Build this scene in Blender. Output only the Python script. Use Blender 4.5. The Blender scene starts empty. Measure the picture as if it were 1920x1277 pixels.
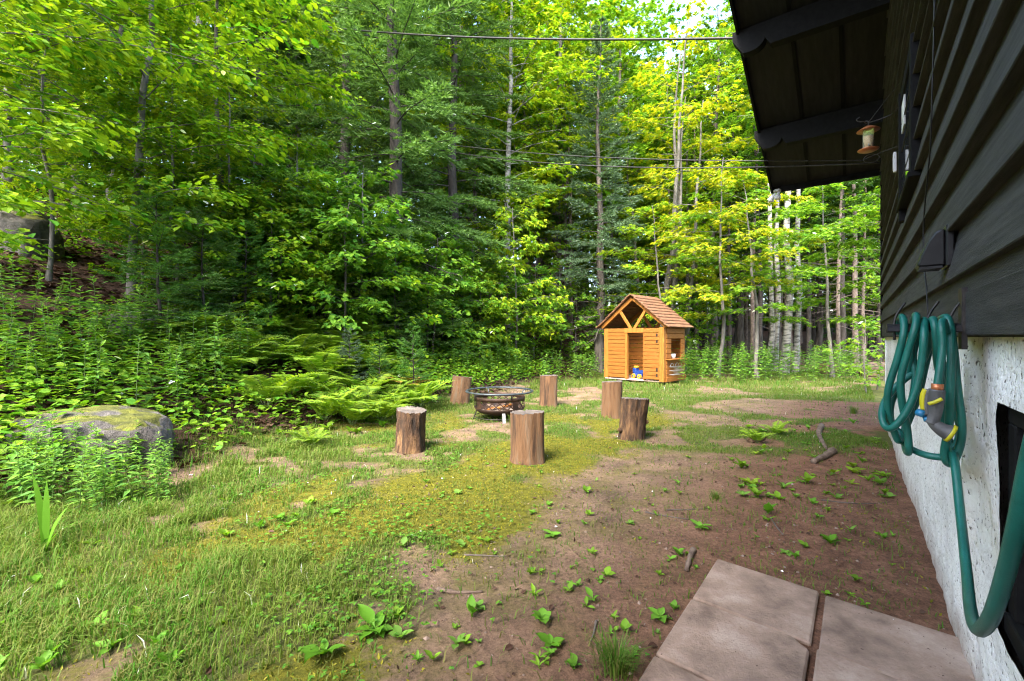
import bpy, math, random
import numpy as np
from mathutils import Vector, Matrix

# ------------------------------------------------------------------ camera, sky, sun, exposure
scene = bpy.context.scene
col = scene.collection
CAMH = 1.2
cd = bpy.data.cameras.new("camera"); cam = bpy.data.objects.new("camera", cd); col.objects.link(cam)
cam.location = (0, 0, CAMH); cam.rotation_euler = (math.radians(90), 0, 0)
cd.sensor_width = 36; cd.lens = 16.0; cd.shift_y = -6.5/1920; cd.clip_start = 0.02; cd.clip_end = 2000
scene.camera = cam
SUN_EL, SUN_AZ = 50, -150            # azimuth measured from +Y towards +X
world = bpy.data.worlds.new("World"); scene.world = world; world.use_nodes = True
wn = world.node_tree.nodes; wl = world.node_tree.links; wn.clear()
wo = wn.new("ShaderNodeOutputWorld"); wb = wn.new("ShaderNodeBackground"); sk = wn.new("ShaderNodeTexSky")
sk.sky_type = 'NISHITA'; sk.sun_disc = False; sk.sun_elevation = math.radians(SUN_EL); sk.sun_rotation = math.radians(SUN_AZ)
sk.air_density = 1.0; sk.dust_density = 3.0; sk.ozone_density = 1.0
wb.inputs[1].default_value = 0.15
wl.new(sk.outputs[0], wb.inputs[0]); wl.new(wb.outputs[0], wo.inputs[0])
sd = bpy.data.lights.new("sun", 'SUN'); sd.energy = 1.5; sd.angle = math.radians(30); sd.color = (1.0, 0.95, 0.86)
sun = bpy.data.objects.new("sun", sd); col.objects.link(sun)
_e, _a = math.radians(SUN_EL), math.radians(SUN_AZ)
_to = Vector((math.sin(_a)*math.cos(_e), math.cos(_a)*math.cos(_e), math.sin(_e)))
sun.rotation_euler = (-_to).to_track_quat('-Z', 'Y').to_euler(); sun.location = (0, 0, 30)
vs = scene.view_settings; vs.view_transform = 'Standard'; vs.look = 'None'; vs.gamma = 1; vs.exposure = 3.25
cy = scene.cycles
cy.use_denoising = True; cy.filter_width = 1.15; cy.max_bounces = 9; cy.diffuse_bounces = 6; cy.transmission_bounces = 5; cy.glossy_bounces = 2; cy.transparent_max_bounces = 4
cy.use_adaptive_sampling = True; cy.adaptive_threshold = 0.01

# ------------------------------------------------------------------ helpers
F = 853.0
def P(u, v, Y): return np.array([(u-960)/F*Y, Y, CAMH+(632-v)/F*Y])
def G(u, v):
    Y = CAMH*F/(v-632); return np.array([(u-960)/F*Y, Y])
RNG = np.random.default_rng(7)
def nrm(a): return a/np.maximum(np.linalg.norm(a, axis=-1, keepdims=True), 1e-9)

_tab = np.random.default_rng(3).random((256, 256))
def vnoise(x, y, s=1.0, o=0):
    x = np.asarray(x, float)*s+37.3+o*11.7; y = np.asarray(y, float)*s+91.1+o*5.3
    xi = np.floor(x).astype(int); yi = np.floor(y).astype(int); fx = x-xi; fy = y-yi
    fx = fx*fx*(3-2*fx); fy = fy*fy*(3-2*fy)
    t = lambda a, b: _tab[a & 255, b & 255]
    return (t(xi, yi)*(1-fx)+t(xi+1, yi)*fx)*(1-fy)+(t(xi, yi+1)*(1-fx)+t(xi+1, yi+1)*fx)*fy
def fbm(x, y, s=1.0, o=0): return .55*vnoise(x, y, s, o)+.3*vnoise(x, y, s*2.1, o+1)+.15*vnoise(x, y, s*4.3, o+2)

def mesh(name, V, groups, smooth=False, attrs=None):
    """groups: list of (faces array (n,k), material index)"""
    V = np.asarray(V, np.float32).reshape(-1, 3)
    me = bpy.data.meshes.new(name)
    me.vertices.add(len(V)); me.vertices.foreach_set("co", V.ravel())
    groups = [(np.asarray(f, np.int32), m) for f, m in groups if len(f)]
    li = np.concatenate([f.ravel() for f, m in groups])
    tot = np.concatenate([np.full(len(f), f.shape[1], np.int32) for f, m in groups])
    st = np.concatenate([[0], np.cumsum(tot)[:-1]]).astype(np.int32)
    me.loops.add(len(li)); me.loops.foreach_set("vertex_index", li)
    me.polygons.add(len(tot)); me.polygons.foreach_set("loop_start", st)
    me.polygons.foreach_set("material_index", np.concatenate([np.full(len(f), m, np.int32) for f, m in groups]))
    me.polygons.foreach_set("use_smooth", np.full(len(tot), smooth, bool))
    for k, a in (attrs or {}).items():
        me.attributes.new(k, 'FLOAT', 'POINT').data.foreach_set("value", np.asarray(a, np.float32))
    me.update(calc_edges=True); me.validate()
    return me
class MB:
    def __init__(s): s.V = []; s.n = 0; s.g = {}
    def add(s, V, Fc, m=0):
        V = np.asarray(V, float).reshape(-1, 3)
        for f in (Fc if isinstance(Fc, list) and len(Fc) and isinstance(Fc[0], np.ndarray) and Fc[0].ndim == 2 else [Fc]):
            if isinstance(f, np.ndarray): s.g.setdefault((f.shape[1], m), []).append(f+s.n)
            else:
                for q in f: s.g.setdefault((len(q), m), []).append(np.array([q])+s.n)
        s.V.append(V); s.n += len(V); return s
    def box(s, x0, x1, y0, y1, z0, z1, m=0, M=None):
        V = np.array([(x, y, z) for x in (x0, x1) for y in (y0, y1) for z in (z0, z1)], float)
        if M is not None: V = V@np.array(M.to_3x3()).T+np.array(M.translation)
        return s.add(V, BOXF, m)
    def hexa(s, pts, m=0): return s.add(pts, BOXF, m)
    def tube(s, path, r, sides=6, m=0, cap=True):
        path = np.asarray(path, float); n = len(path); r = np.broadcast_to(np.asarray(r, float), (n,))
        T = nrm(np.gradient(path, axis=0)); ref = np.array([0, 0, 1.]) if abs(T[0][2]) < .9 else np.array([1., 0, 0])
        A = np.zeros_like(path); a = nrm(np.cross(T[0], ref))
        for i in range(n):
            a = a-T[i]*np.dot(a, T[i]); a = a/max(np.linalg.norm(a), 1e-9); A[i] = a
        B = np.cross(T, A); th = np.arange(sides)/sides*2*np.pi
        V = path[:, None]+r[:, None, None]*(np.cos(th)[None, :, None]*A[:, None]+np.sin(th)[None, :, None]*B[:, None])
        i, j = np.meshgrid(np.arange(n-1), np.arange(sides), indexing='ij'); j2 = (j+1) % sides
        q = np.stack([i*sides+j, i*sides+j2, (i+1)*sides+j2, (i+1)*sides+j], -1).reshape(-1, 4)
        b = s.n; s.add(V, q, m)
        if cap:
            s.g.setdefault((sides, m), []).append(np.array([np.arange(sides)[::-1]])+b)
            s.g.setdefault((sides, m), []).append(np.array([np.arange(sides)+(n-1)*sides])+b)
        return s
    def lathe(s, prof, sides=32, m=0, center=(0, 0), jitter=None, closed=False):
        prof = np.asarray(prof, float); n = len(prof); th = np.arange(sides)/sides*2*np.pi
        R = prof[:, 0][:, None]*(1 if jitter is None else jitter)
        V = np.stack([center[0]+R*np.cos(th), center[1]+R*np.sin(th), np.broadcast_to(prof[:, 1][:, None], (n, sides))], -1)
        m_ = n if closed else n-1
        i, j = np.meshgrid(np.arange(m_), np.arange(sides), indexing='ij'); j2 = (j+1) % sides; i2 = (i+1) % n
        return s.add(V, np.stack([i*sides+j, i*sides+j2, i2*sides+j2, i2*sides+j], -1).reshape(-1, 4), m)
    def extrude(s, poly, axis, a, b, m=0):
        """poly 2D points in the plane of the other two axes (in order), extruded along axis from a to b"""
        poly = np.asarray(poly, float); n = len(poly); o = [k for k in range(3) if k != axis]
        V = np.zeros((2*n, 3)); V[:n, o[0]] = V[n:, o[0]] = poly[:, 0]; V[:n, o[1]] = V[n:, o[1]] = poly[:, 1]; V[:n, axis] = a; V[n:, axis] = b
        fs = [[*range(n)][::-1], [*range(n, 2*n)]]+[[i, (i+1) % n, n+(i+1) % n, n+i] for i in range(n)]
        return s.add(V, fs, m)
    def me(s, name, smooth=False, attrs=None):
        return mesh(name, np.concatenate(s.V), [(np.concatenate(f), k[1]) for k, f in s.g.items()], smooth, attrs)
BOXF = [[0, 1, 3, 2], [4, 6, 7, 5], [0, 4, 5, 1], [2, 3, 7, 6], [0, 2, 6, 4], [1, 5, 7, 3]]

def obj(name, me, mats=None, parent=None, loc=(0, 0, 0), rot=(0, 0, 0), scale=1, label=None, cat=None, group=None, kind=None, bevel=0):
    o = bpy.data.objects.new(name, me); col.objects.link(o)
    o.location = [float(x) for x in loc]; o.rotation_euler = rot; o.scale = (scale,)*3 if np.isscalar(scale) else scale
    if parent is not None: o.parent = parent
    if mats is not None and me is not None:
        mats = mats if isinstance(mats, (list, tuple)) else [mats]
        if len(me.materials) == 0:
            for x in mats: me.materials.append(x)
        else:
            for i, x in enumerate(mats):
                if me.materials[i] is not x:
                    o.material_slots[i].link = 'OBJECT'; o.material_slots[i].material = x
    for k, v in (('label', label), ('category', cat), ('group', group), ('kind', kind)):
        if v: o[k] = v
    if bevel:
        b = o.modifiers.new("edge", 'BEVEL'); b.width = bevel; b.segments = 1; b.limit_method = 'ANGLE'
    return o
def empty(name, loc, rot=(0, 0, 0), scale=1, label=None, cat=None, group=None):
    o = obj(name, None, None, None, loc, rot, scale, label, cat, group); o.empty_display_size = .1; return o

# ------------------------------------------------------------------ materials
def mat(name, c1, c2=None, scale=8, rough=.75, bump=0, bscale=None, stretch=(1, 1, 1), metal=0, coord='Object', c3=None, detail=6, spec=.4, lo=.35, hi=.65, bdist=.02):
    m = bpy.data.materials.new(name); m.use_nodes = True; nt = m.node_tree; n = nt.nodes; l = nt.links
    b = n["Principled BSDF"]; b.inputs["Roughness"].default_value = rough; b.inputs["Metallic"].default_value = metal
    b.inputs["Specular IOR Level"].default_value = spec
    tc = n.new("ShaderNodeTexCoord"); mp = n.new("ShaderNodeMapping"); mp.inputs["Scale"].default_value = stretch
    l.new(tc.outputs[coord], mp.inputs[0])
    if c2 is None: b.inputs["Base Color"].default_value = (*c1, 1)
    else:
        nz = n.new("ShaderNodeTexNoise"); nz.inputs["Scale"].default_value = scale; nz.inputs["Detail"].default_value = detail; nz.inputs["Roughness"].default_value = .65
        oi = n.new("ShaderNodeObjectInfo"); ad = n.new("ShaderNodeVectorMath"); ad.operation = 'MULTIPLY_ADD'
        ad.inputs[1].default_value = (1, 1, 1); l.new(mp.outputs[0], ad.inputs[0])
        cx = n.new("ShaderNodeCombineXYZ"); mu = n.new("ShaderNodeMath"); mu.operation = 'MULTIPLY'; mu.inputs[1].default_value = 37
        l.new(oi.outputs["Random"], mu.inputs[0]); l.new(mu.outputs[0], cx.inputs[0]); l.new(mu.outputs[0], cx.inputs[2]); l.new(cx.outputs[0], ad.inputs[2])
        l.new(ad.outputs[0], nz.inputs["Vector"])
        r = n.new("ShaderNodeValToRGB"); r.color_ramp.elements[0].position = lo; r.color_ramp.elements[1].position = hi
        r.color_ramp.elements[0].color = (*c1, 1); r.color_ramp.elements[1].color = (*c2, 1)
        if c3 is not None: e = r.color_ramp.elements.new((lo+hi)/2); e.color = (*c3, 1)
        l.new(nz.outputs[0], r.inputs[0]); l.new(r.outputs[0], b.inputs["Base Color"])
    if bump:
        n2 = n.new("ShaderNodeTexNoise"); n2.inputs["Scale"].default_value = bscale or scale*2; n2.inputs["Detail"].default_value = 8; n2.inputs["Roughness"].default_value = .7
        bp = n.new("ShaderNodeBump"); bp.inputs["Strength"].default_value = bump; bp.inputs["Distance"].default_value = bdist
        l.new(mp.outputs[0], n2.inputs["Vector"]); l.new(n2.outputs[0], bp.inputs["Height"]); l.new(bp.outputs[0], b.inputs["Normal"])
    return m
def leafmat(name, cols, trans=.42, rough=.58, obvar=.25, spec=.18, tcol=(1.25, 1.25, .5), patch=None):
    m = bpy.data.materials.new(name); m.use_nodes = True; nt = m.node_tree; n = nt.nodes; l = nt.links
    b = n["Principled BSDF"]; b.inputs["Roughness"].default_value = rough; b.inputs["Specular IOR Level"].default_value = spec
    ge = n.new("ShaderNodeNewGeometry"); r = n.new("ShaderNodeValToRGB"); r.color_ramp.interpolation = 'LINEAR'
    els = r.color_ramp.elements
    for i, c in enumerate(cols):
        p = i/(len(cols)-1)
        e = els[0] if i == 0 else (els[1] if i == len(cols)-1 else els.new(p))
        e.position = p; e.color = (*c, 1)
    l.new(ge.outputs["Random Per Island"], r.inputs[0])
    oi = n.new("ShaderNodeObjectInfo"); mr = n.new("ShaderNodeMapRange"); mr.inputs[3].default_value = 1-obvar; mr.inputs[4].default_value = 1+obvar
    l.new(oi.outputs["Random"], mr.inputs[0])
    csrc = r.outputs[0]
    if patch:                      # drier and mossier patches, a metre or so across
        tc = n.new("ShaderNodeTexCoord"); pz = n.new("ShaderNodeTexNoise"); pz.inputs["Scale"].default_value = 1.3; pz.inputs["Detail"].default_value = 5; l.new(tc.outputs["Object"], pz.inputs["Vector"])
        pr_ = n.new("ShaderNodeMapRange"); pr_.inputs[1].default_value = .44; pr_.inputs[2].default_value = .66; pr_.inputs[4].default_value = .75; l.new(pz.outputs[0], pr_.inputs[0])
        px = n.new("ShaderNodeMix"); px.data_type = 'RGBA'; l.new(pr_.outputs[0], px.inputs[0]); l.new(csrc, px.inputs[6]); px.inputs[7].default_value = (*patch, 1); csrc = px.outputs[2]
    hs = n.new("ShaderNodeHueSaturation"); l.new(csrc, hs.inputs["Color"]); l.new(mr.outputs[0], hs.inputs["Value"])
    l.new(hs.outputs[0], b.inputs["Base Color"])
    if trans:
        t = n.new("ShaderNodeBsdfTranslucent"); mx = n.new("ShaderNodeMixShader"); mx.inputs[0].default_value = trans
        vm = n.new("ShaderNodeVectorMath"); vm.operation = 'MULTIPLY'; vm.inputs[1].default_value = tcol
        l.new(hs.outputs[0], vm.inputs[0]); l.new(vm.outputs[0], t.inputs[0])
        out = n["Material Output"]; l.new(b.outputs[0], mx.inputs[1]); l.new(t.outputs[0], mx.inputs[2]); l.new(mx.outputs[0], out.inputs[0])
    return m

M = {}
M['black_wood'] = mat('black_wood', (.026, .026, .0255), (.060, .060, .057), 5, .72, .8, 34, (.6, 8, 10), spec=.2, bdist=.006, detail=14)
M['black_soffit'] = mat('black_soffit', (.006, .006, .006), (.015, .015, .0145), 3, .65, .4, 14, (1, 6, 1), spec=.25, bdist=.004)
M['black_trim'] = mat('black_trim', (.0035, .0035, .0035), (.0075, .0075, .0073), 6, .75, .3, 20, (1, 3, 3), spec=.12, bdist=.003)
M['black_plastic'] = mat('black_plastic', (.006, .006, .0065), (.012, .012, .0125), 30, .45, spec=.35)
M['roofing'] = mat('roofing', (.03, .03, .032), (.06, .06, .06), 12, .9, .4)
M['glass'] = mat('glass', (.02, .025, .03), None, rough=.04, spec=.8)
M['off_white'] = mat('off_white', (.55, .55, .5), (.7, .7, .66), 8, .8)
M['white_paint'] = mat('white_paint', (.40, .40, .385), (.55, .55, .53), 9, .5)
M['dark_metal'] = mat('dark_metal', (.02, .02, .022), (.05, .045, .04), 20, .5, metal=.6)
M['steel'] = mat('steel', (.35, .36, .38), (.5, .5, .52), 12, .35, metal=.8)
M['hose'] = mat('hose', (.004, .082, .062), (.008, .12, .092), 12, .38, .4, 260, spec=.4, bdist=.002)
M['hose_stain'] = mat('hose_stain', (.22, .13, .05), (.12, .1, .05), 30, .6)
M['yellow_plastic'] = mat('yellow_plastic', (.40, .37, .008), (.48, .43, .012), 10, .45, spec=.4)
M['grey_plastic'] = mat('grey_plastic', (.055, .055, .055), (.11, .11, .108), 18, .5, spec=.4)
M['blue_plastic'] = mat('blue_plastic', (.01, .12, .24), (.015, .16, .3), 10, .4, spec=.5)
M['toy_blue'] = mat('toy_blue', (.01, .035, .17), (.015, .05, .22), 10, .45)
M['toy_yellow'] = mat('toy_yellow', (.42, .24, .01), (.5, .3, .015), 10, .45)
M['copper'] = mat('copper', (.42, .14, .06), (.55, .2, .08), 25, .35, metal=.5)
M['seed'] = mat('seed', (.32, .2, .08), (.55, .42, .22), 90, .8)
M['cedar'] = mat('cedar', (.125, .042, .006), (.29, .115, .020), 5, .65, .6, 22, (1.2, 1.2, 14), c3=(.215, .078, .011), spec=.25, bdist=.004, detail=14, lo=.3, hi=.7)
M['cedar_post'] = mat('cedar_post', (.20, .07, .008), (.32, .135, .022), 4, .6, .4, 22, (10, 10, 1.2), spec=.3, bdist=.004)
M['cedar_roof'] = mat('cedar_roof', (.075, .032, .014), (.19, .095, .045), 5, .8, .8, 26, (6, 1.5, 1.5), c3=(.125, .055, .024), bdist=.006, detail=12)
M['old_floor'] = mat('old_floor', (.30, .2, .17), (.42, .32, .28), 6, .8, .4, 20, (1, 8, 1))
M['bark_stump'] = mat('bark_stump', (.012, .007, .0045), (.20, .112, .048), 4.5, .9, 1.0, 16, (2.6, 2.6, .7), c3=(.07, .036, .017), lo=.36, hi=.66, bdist=.03, detail=15)
M['grain_stump'] = mat('grain_stump', (.036, .019, .010), (.115, .085, .056), 3.0, .88, 1.0, 20, (4.5, 4.5, .4), c3=(.135, .068, .029), lo=.34, hi=.66, bdist=.02, detail=15)
M['cut_wood'] = mat('cut_wood', (.055, .045, .04), (.145, .12, .10), 9, .9, .7, 30)
M['rust'] = mat('rust', (.010, .006, .0045), (.052, .026, .014), 7, .65, .4, 40, metal=.3, bdist=.004)
M['rust_inside'] = mat('rust_inside', (.16, .05, .02), (.34, .13, .05), 9, .8, .5, 30, bdist=.004)
M['rim_metal'] = mat('rim_metal', (.035, .045, .052), (.065, .078, .085), 12, .45, metal=.4)
M['ash'] = mat('ash', (.10, .075, .06), (.32, .26, .2), 22, .95, .8)
M['paver'] = mat('paver', (.135, .092, .066), (.37, .285, .225), 4.2, .93, 1.0, 70, c3=(.255, .178, .132), bdist=.01, detail=15, lo=.34, hi=.68)
M['bark'] = mat('bark', (.035, .028, .022), (.125, .105, .085), 3, .9, 1.0, 10, (4, 4, .7), bdist=.03)
M['bark_grey'] = mat('bark_grey', (.065, .058, .048), (.17, .155, .135), 3, .88, .6, 10, (3, 3, 1.2), bdist=.012)
M['bark_spruce'] = mat('bark_spruce', (.07, .052, .042), (.18, .14, .115), 6, .95, 1.0, 18, (2, 2, 1), bdist=.02)
M['bark_dark'] = mat('bark_dark', (.022, .018, .015), (.06, .05, .042), 4, .95, 1.0, 14, (2, 2, .8), bdist=.02)
M['birch'] = mat('birch', (.035, .03, .026), (.30, .28, .255), 2.6, .8, .4, 9, (1.5, 1.5, 6), lo=.36, hi=.56, bdist=.008)
M['dead_wood'] = mat('dead_wood', (.07, .045, .032), (.16, .115, .085), 4, .9, .6, 16, (3, 3, 1))
M['rotten_log'] = mat('rotten_log', (.09, .05, .03), (.24, .15, .09), 4, .9, .8, 16)
M['twig'] = mat('twig', (.05, .038, .03), (.11, .09, .075), 6, .9)
M['stem_green'] = mat('stem_green', (.06, .11, .025), (.10, .15, .04), 8, .6)
M['stem_brown'] = mat('stem_brown', (.08, .05, .03), (.13, .09, .055), 8, .8)

def stone_mat():
    m = mat('rock', (.045, .04, .037), (.19, .17, .158), 3.5, .92, 1.0, 9, c3=(.10, .09, .083), bdist=.06, detail=12)
    nt = m.node_tree; n = nt.nodes; l = nt.links; b = n["Principled BSDF"]
    ge = n.new("ShaderNodeNewGeometry"); sp = n.new("ShaderNodeSeparateXYZ"); l.new(ge.outputs["Normal"], sp.inputs[0])
    nz = n.new("ShaderNodeTexNoise"); nz.inputs["Scale"].default_value = 4; nz.inputs["Detail"].default_value = 6
    ad = n.new("ShaderNodeMath"); ad.operation = 'MULTIPLY_ADD'; ad.inputs[1].default_value = .55; l.new(sp.outputs[2], ad.inputs[0]); l.new(nz.outputs[0], ad.inputs[2])
    r = n.new("ShaderNodeValToRGB"); r.color_ramp.elements[0].position = .92; r.color_ramp.elements[1].position = 1.02
    l.new(ad.outputs[0], r.inputs[0])
    n3 = n.new("ShaderNodeTexNoise"); n3.inputs["Scale"].default_value = 9
    r3 = n.new("ShaderNodeValToRGB"); r3.color_ramp.elements[0].color = (.045, .05, .008, 1); r3.color_ramp.elements[1].color = (.12, .125, .014, 1)
    r3.color_ramp.elements[0].position = .35; r3.color_ramp.elements[1].position = .65; l.new(n3.outputs[0], r3.inputs[0])
    mx = n.new("ShaderNodeMix"); mx.data_type = 'RGBA'
    old = b.inputs["Base Color"].links[0].from_socket
    l.new(r.outputs[0], mx.inputs[0]); l.new(old, mx.inputs[6]); l.new(r3.outputs[0], mx.inputs[7]); l.new(mx.outputs[2], b.inputs["Base Color"])
    return m
M['rock'] = stone_mat()
def stucco_mat():
    m = mat('stucco', (.58, .56, .52), (.80, .79, .75), 2.5, .9, 0, c3=(.72, .70, .66), lo=.3, hi=.6)
    nt = m.node_tree; n = nt.nodes; l = nt.links; b = n["Principled BSDF"]; tc = n.new("ShaderNodeTexCoord")
    v = n.new("ShaderNodeTexNoise"); v.inputs["Scale"].default_value = 55; v.inputs["Detail"].default_value = 4; v.inputs["Roughness"].default_value = .6
    v2 = n.new("ShaderNodeTexNoise"); v2.inputs["Scale"].default_value = 9; v2.inputs["Detail"].default_value = 8
    l.new(tc.outputs["Object"], v.inputs["Vector"]); l.new(tc.outputs["Object"], v2.inputs["Vector"])
    r = n.new("ShaderNodeValToRGB"); r.color_ramp.elements[0].position = .34; r.color_ramp.elements[1].position = .40
    r.color_ramp.elements[0].color = (.13, .11, .09, 1); r.color_ramp.elements[1].color = (1, 1, 1, 1); l.new(v.outputs[0], r.inputs[0])
    mx = n.new("ShaderNodeMix"); mx.data_type = 'RGBA'; mx.blend_type = 'MULTIPLY'; mx.inputs[0].default_value = 1
    old = b.inputs["Base Color"].links[0].from_socket
    l.new(old, mx.inputs[6]); l.new(r.outputs[0], mx.inputs[7])
    # earth splashed on the foot of the wall
    sp = n.new("ShaderNodeSeparateXYZ"); l.new(tc.outputs["Object"], sp.inputs[0])
    ma = n.new("ShaderNodeMath"); ma.operation = 'MULTIPLY_ADD'; ma.inputs[1].default_value = .3; l.new(v2.outputs[0], ma.inputs[0]); ma.inputs[2].default_value = -.1
    su = n.new("ShaderNodeMath"); su.operation = 'SUBTRACT'; l.new(ma.outputs[0], su.inputs[0]); l.new(sp.outputs[2], su.inputs[1])
    r2 = n.new("ShaderNodeMapRange"); r2.inputs[1].default_value = -.12; r2.inputs[2].default_value = .06; r2.inputs[4].default_value = .7; l.new(su.outputs[0], r2.inputs[0])
    mx2 = n.new("ShaderNodeMix"); mx2.data_type = 'RGBA'; l.new(r2.outputs[0], mx2.inputs[0]); l.new(mx.outputs[2], mx2.inputs[6]); mx2.inputs[7].default_value = (.24, .15, .10, 1)
    l.new(mx2.outputs[2], b.inputs["Base Color"])
    bp = n.new("ShaderNodeBump"); bp.inputs["Strength"].default_value = .9; bp.inputs["Distance"].default_value = .012; bp2 = n.new("ShaderNodeBump"); bp2.inputs["Strength"].default_value = .6; bp2.inputs["Distance"].default_value = .03
    l.new(v2.outputs[0], bp2.inputs["Height"]); l.new(v.outputs[0], bp.inputs["Height"]); l.new(bp2.outputs[0], bp.inputs["Normal"]); l.new(bp.outputs[0], b.inputs["Normal"])
    return m
M['stucco'] = stucco_mat()

# leaves: colour of one leaf to the next
M['maple_green'] = leafmat('maple_green', [(.05, .16, .014), (.085, .225, .016), (.13, .275, .016), (.20, .32, .018)], trans=.46)
M['maple_lime'] = leafmat('maple_lime', [(.075, .215, .012), (.125, .285, .014), (.20, .345, .014), (.33, .39, .016)], trans=.48, obvar=.2)
M['maple_yellow'] = leafmat('maple_yellow', [(.09, .24, .012), (.18, .33, .014), (.32, .41, .016), (.50, .46, .02)], trans=.46, obvar=.1)
M['maple_deep'] = leafmat('maple_deep', [(.05, .17, .018), (.08, .225, .022), (.125, .28, .026), (.19, .33, .024)], trans=.47)
M['beech'] = leafmat('beech', [(.055, .19, .012), (.09, .26, .012), (.15, .33, .014), (.27, .38, .016)], trans=.48)
M['spruce'] = leafmat('spruce', [(.06, .13, .03), (.095, .185, .042), (.14, .235, .058)], trans=.3, tcol=(1.1, 1.2, .6))
M['spruce_blue'] = leafmat('spruce_blue', [(.075, .135, .065), (.115, .19, .095), (.16, .24, .13)], trans=.25, tcol=(1, 1.1, .7))
M['hemlock'] = leafmat('hemlock', [(.028, .08, .014), (.045, .115, .018), (.07, .15, .024)], trans=.28)
M['fir'] = leafmat('fir', [(.045, .145, .026), (.075, .195, .034), (.12, .25, .046)], trans=.32)
M['fern'] = leafmat('fern', [(.13, .26, .022), (.19, .32, .026), (.26, .36, .028)], trans=.48)
M['fern_tan'] = leafmat('fern_tan', [(.30, .28, .03), (.36, .24, .04), (.30, .15, .04)], trans=.35)
M['goldenrod'] = leafmat('goldenrod', [(.075, .20, .036), (.12, .27, .044), (.18, .32, .044)], trans=.45)
M['grass'] = leafmat('grass', [(.045, .175, .008), (.075, .23, .010), (.11, .27, .012), (.16, .29, .018), (.17, .16, .05)], trans=.42, obvar=.02, tcol=(1.05, 1.15, .5), patch=(.14, .185, .03))
M['clover'] = leafmat('clover', [(.06, .20, .022), (.10, .26, .026), (.15, .30, .026)], trans=.4)
M['weed'] = leafmat('weed', [(.06, .19, .014), (.11, .25, .016), (.19, .30, .02)], trans=.42, obvar=.35)
M['plantain'] = leafmat('plantain', [(.065, .19, .012), (.10, .235, .014)], trans=.4, obvar=.2)
M['litter'] = leafmat('litter', [(.045, .02, .012), (.09, .045, .027), (.15, .08, .05), (.2, .12, .085), (.1, .06, .04)], trans=.15, rough=.85, tcol=(1, .9, .7))
M['chips'] = leafmat('chips', [(.05, .028, .018), (.12, .08, .055), (.09, .055, .035), (.2, .15, .12)], trans=0, rough=.9)
M['moss_tuft'] = leafmat('moss_tuft', [(.09, .10, .010), (.15, .155, .012), (.22, .205, .014)], trans=.3)

# ------------------------------------------------------------------ ground
BANK = np.array([(-3.5, -6), (-3.6, 3.0), (-2.9, 5.2), (-1.9, 7.4), (-0.8, 9.6), (1.2, 12.9), (4, 15.6), (9, 18.3), (16, 20), (60, 24)], float)
def bankq(x, y):
    x = np.asarray(x, float); y = np.asarray(y, float); best = np.full(x.shape, 1e9); sg = np.ones(x.shape)
    for a, b in zip(BANK[:-1], BANK[1:]):
        d = b-a; L = d@d; t = np.clip(((x-a[0])*d[0]+(y-a[1])*d[1])/L, 0, 1)
        ex = x-a[0]-t*d[0]; ey = y-a[1]-t*d[1]; dd = np.hypot(ex, ey); c = d[0]*ey-d[1]*ex
        up = dd < best; best = np.where(up, dd, best); sg = np.where(up, np.sign(c), sg)
    return best*sg
def gz(x, y):
    x = np.asarray(x, float); y = np.asarray(y, float)
    q = bankq(x, y); p = np.maximum(q+.5, 0); k = np.interp(x, [-2, 3, 7, 12], [.54, .5, .22, .05])
    z = k*(np.sqrt(p*p+.8)-.894); z = 9*np.tanh(z/9)
    z = z+np.maximum(0, 5*np.tanh(np.maximum(y-24, 0)*.14/5)-np.minimum(z, 5)*.6*(y > 24))
    near = np.clip(1-np.hypot(x, y)/60, 0, 1)
    return z+near*(.05*(fbm(x, y, .9)-.5)+.012*(fbm(x, y, 6)-.5))+np.clip(q+.6, 0, 2)*.10*(fbm(x, y, .8, 5)-.5)
def gz1(x, y): return float(gz(np.array([x]), np.array([y]))[0])
DIRT = np.array([(-.75, 0), (-.55, 1.6), (-.38, 2.4), (-.02, 3.3), (.5, 4.2), (1.45, 5.3), (2.3, 6.6), (2.9, 7.8), (4.4, 8.6), (6.2, 8.2), (7, 8), (7, 0)], float)
def polysd(x, y, poly):
    best = np.full(x.shape, 1e9); ins = np.zeros(x.shape, bool)
    for a, b in zip(poly, np.roll(poly, -1, 0)):
        d = b-a; t = np.clip(((x-a[0])*d[0]+(y-a[1])*d[1])/(d@d), 0, 1)
        best = np.minimum(best, np.hypot(x-a[0]-t*d[0], y-a[1]-t*d[1]))
        cr = (a[1] > y) != (b[1] > y); xi = a[0]+(y-a[1])/(b[1]-a[1]+1e-12)*(b[0]-a[0]); ins ^= cr & (x < xi)
    return np.where(ins, best, -best)
def sst(a, b, x): t = np.clip((x-a)/(b-a), 0, 1); return t*t*(3-2*t)
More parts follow.
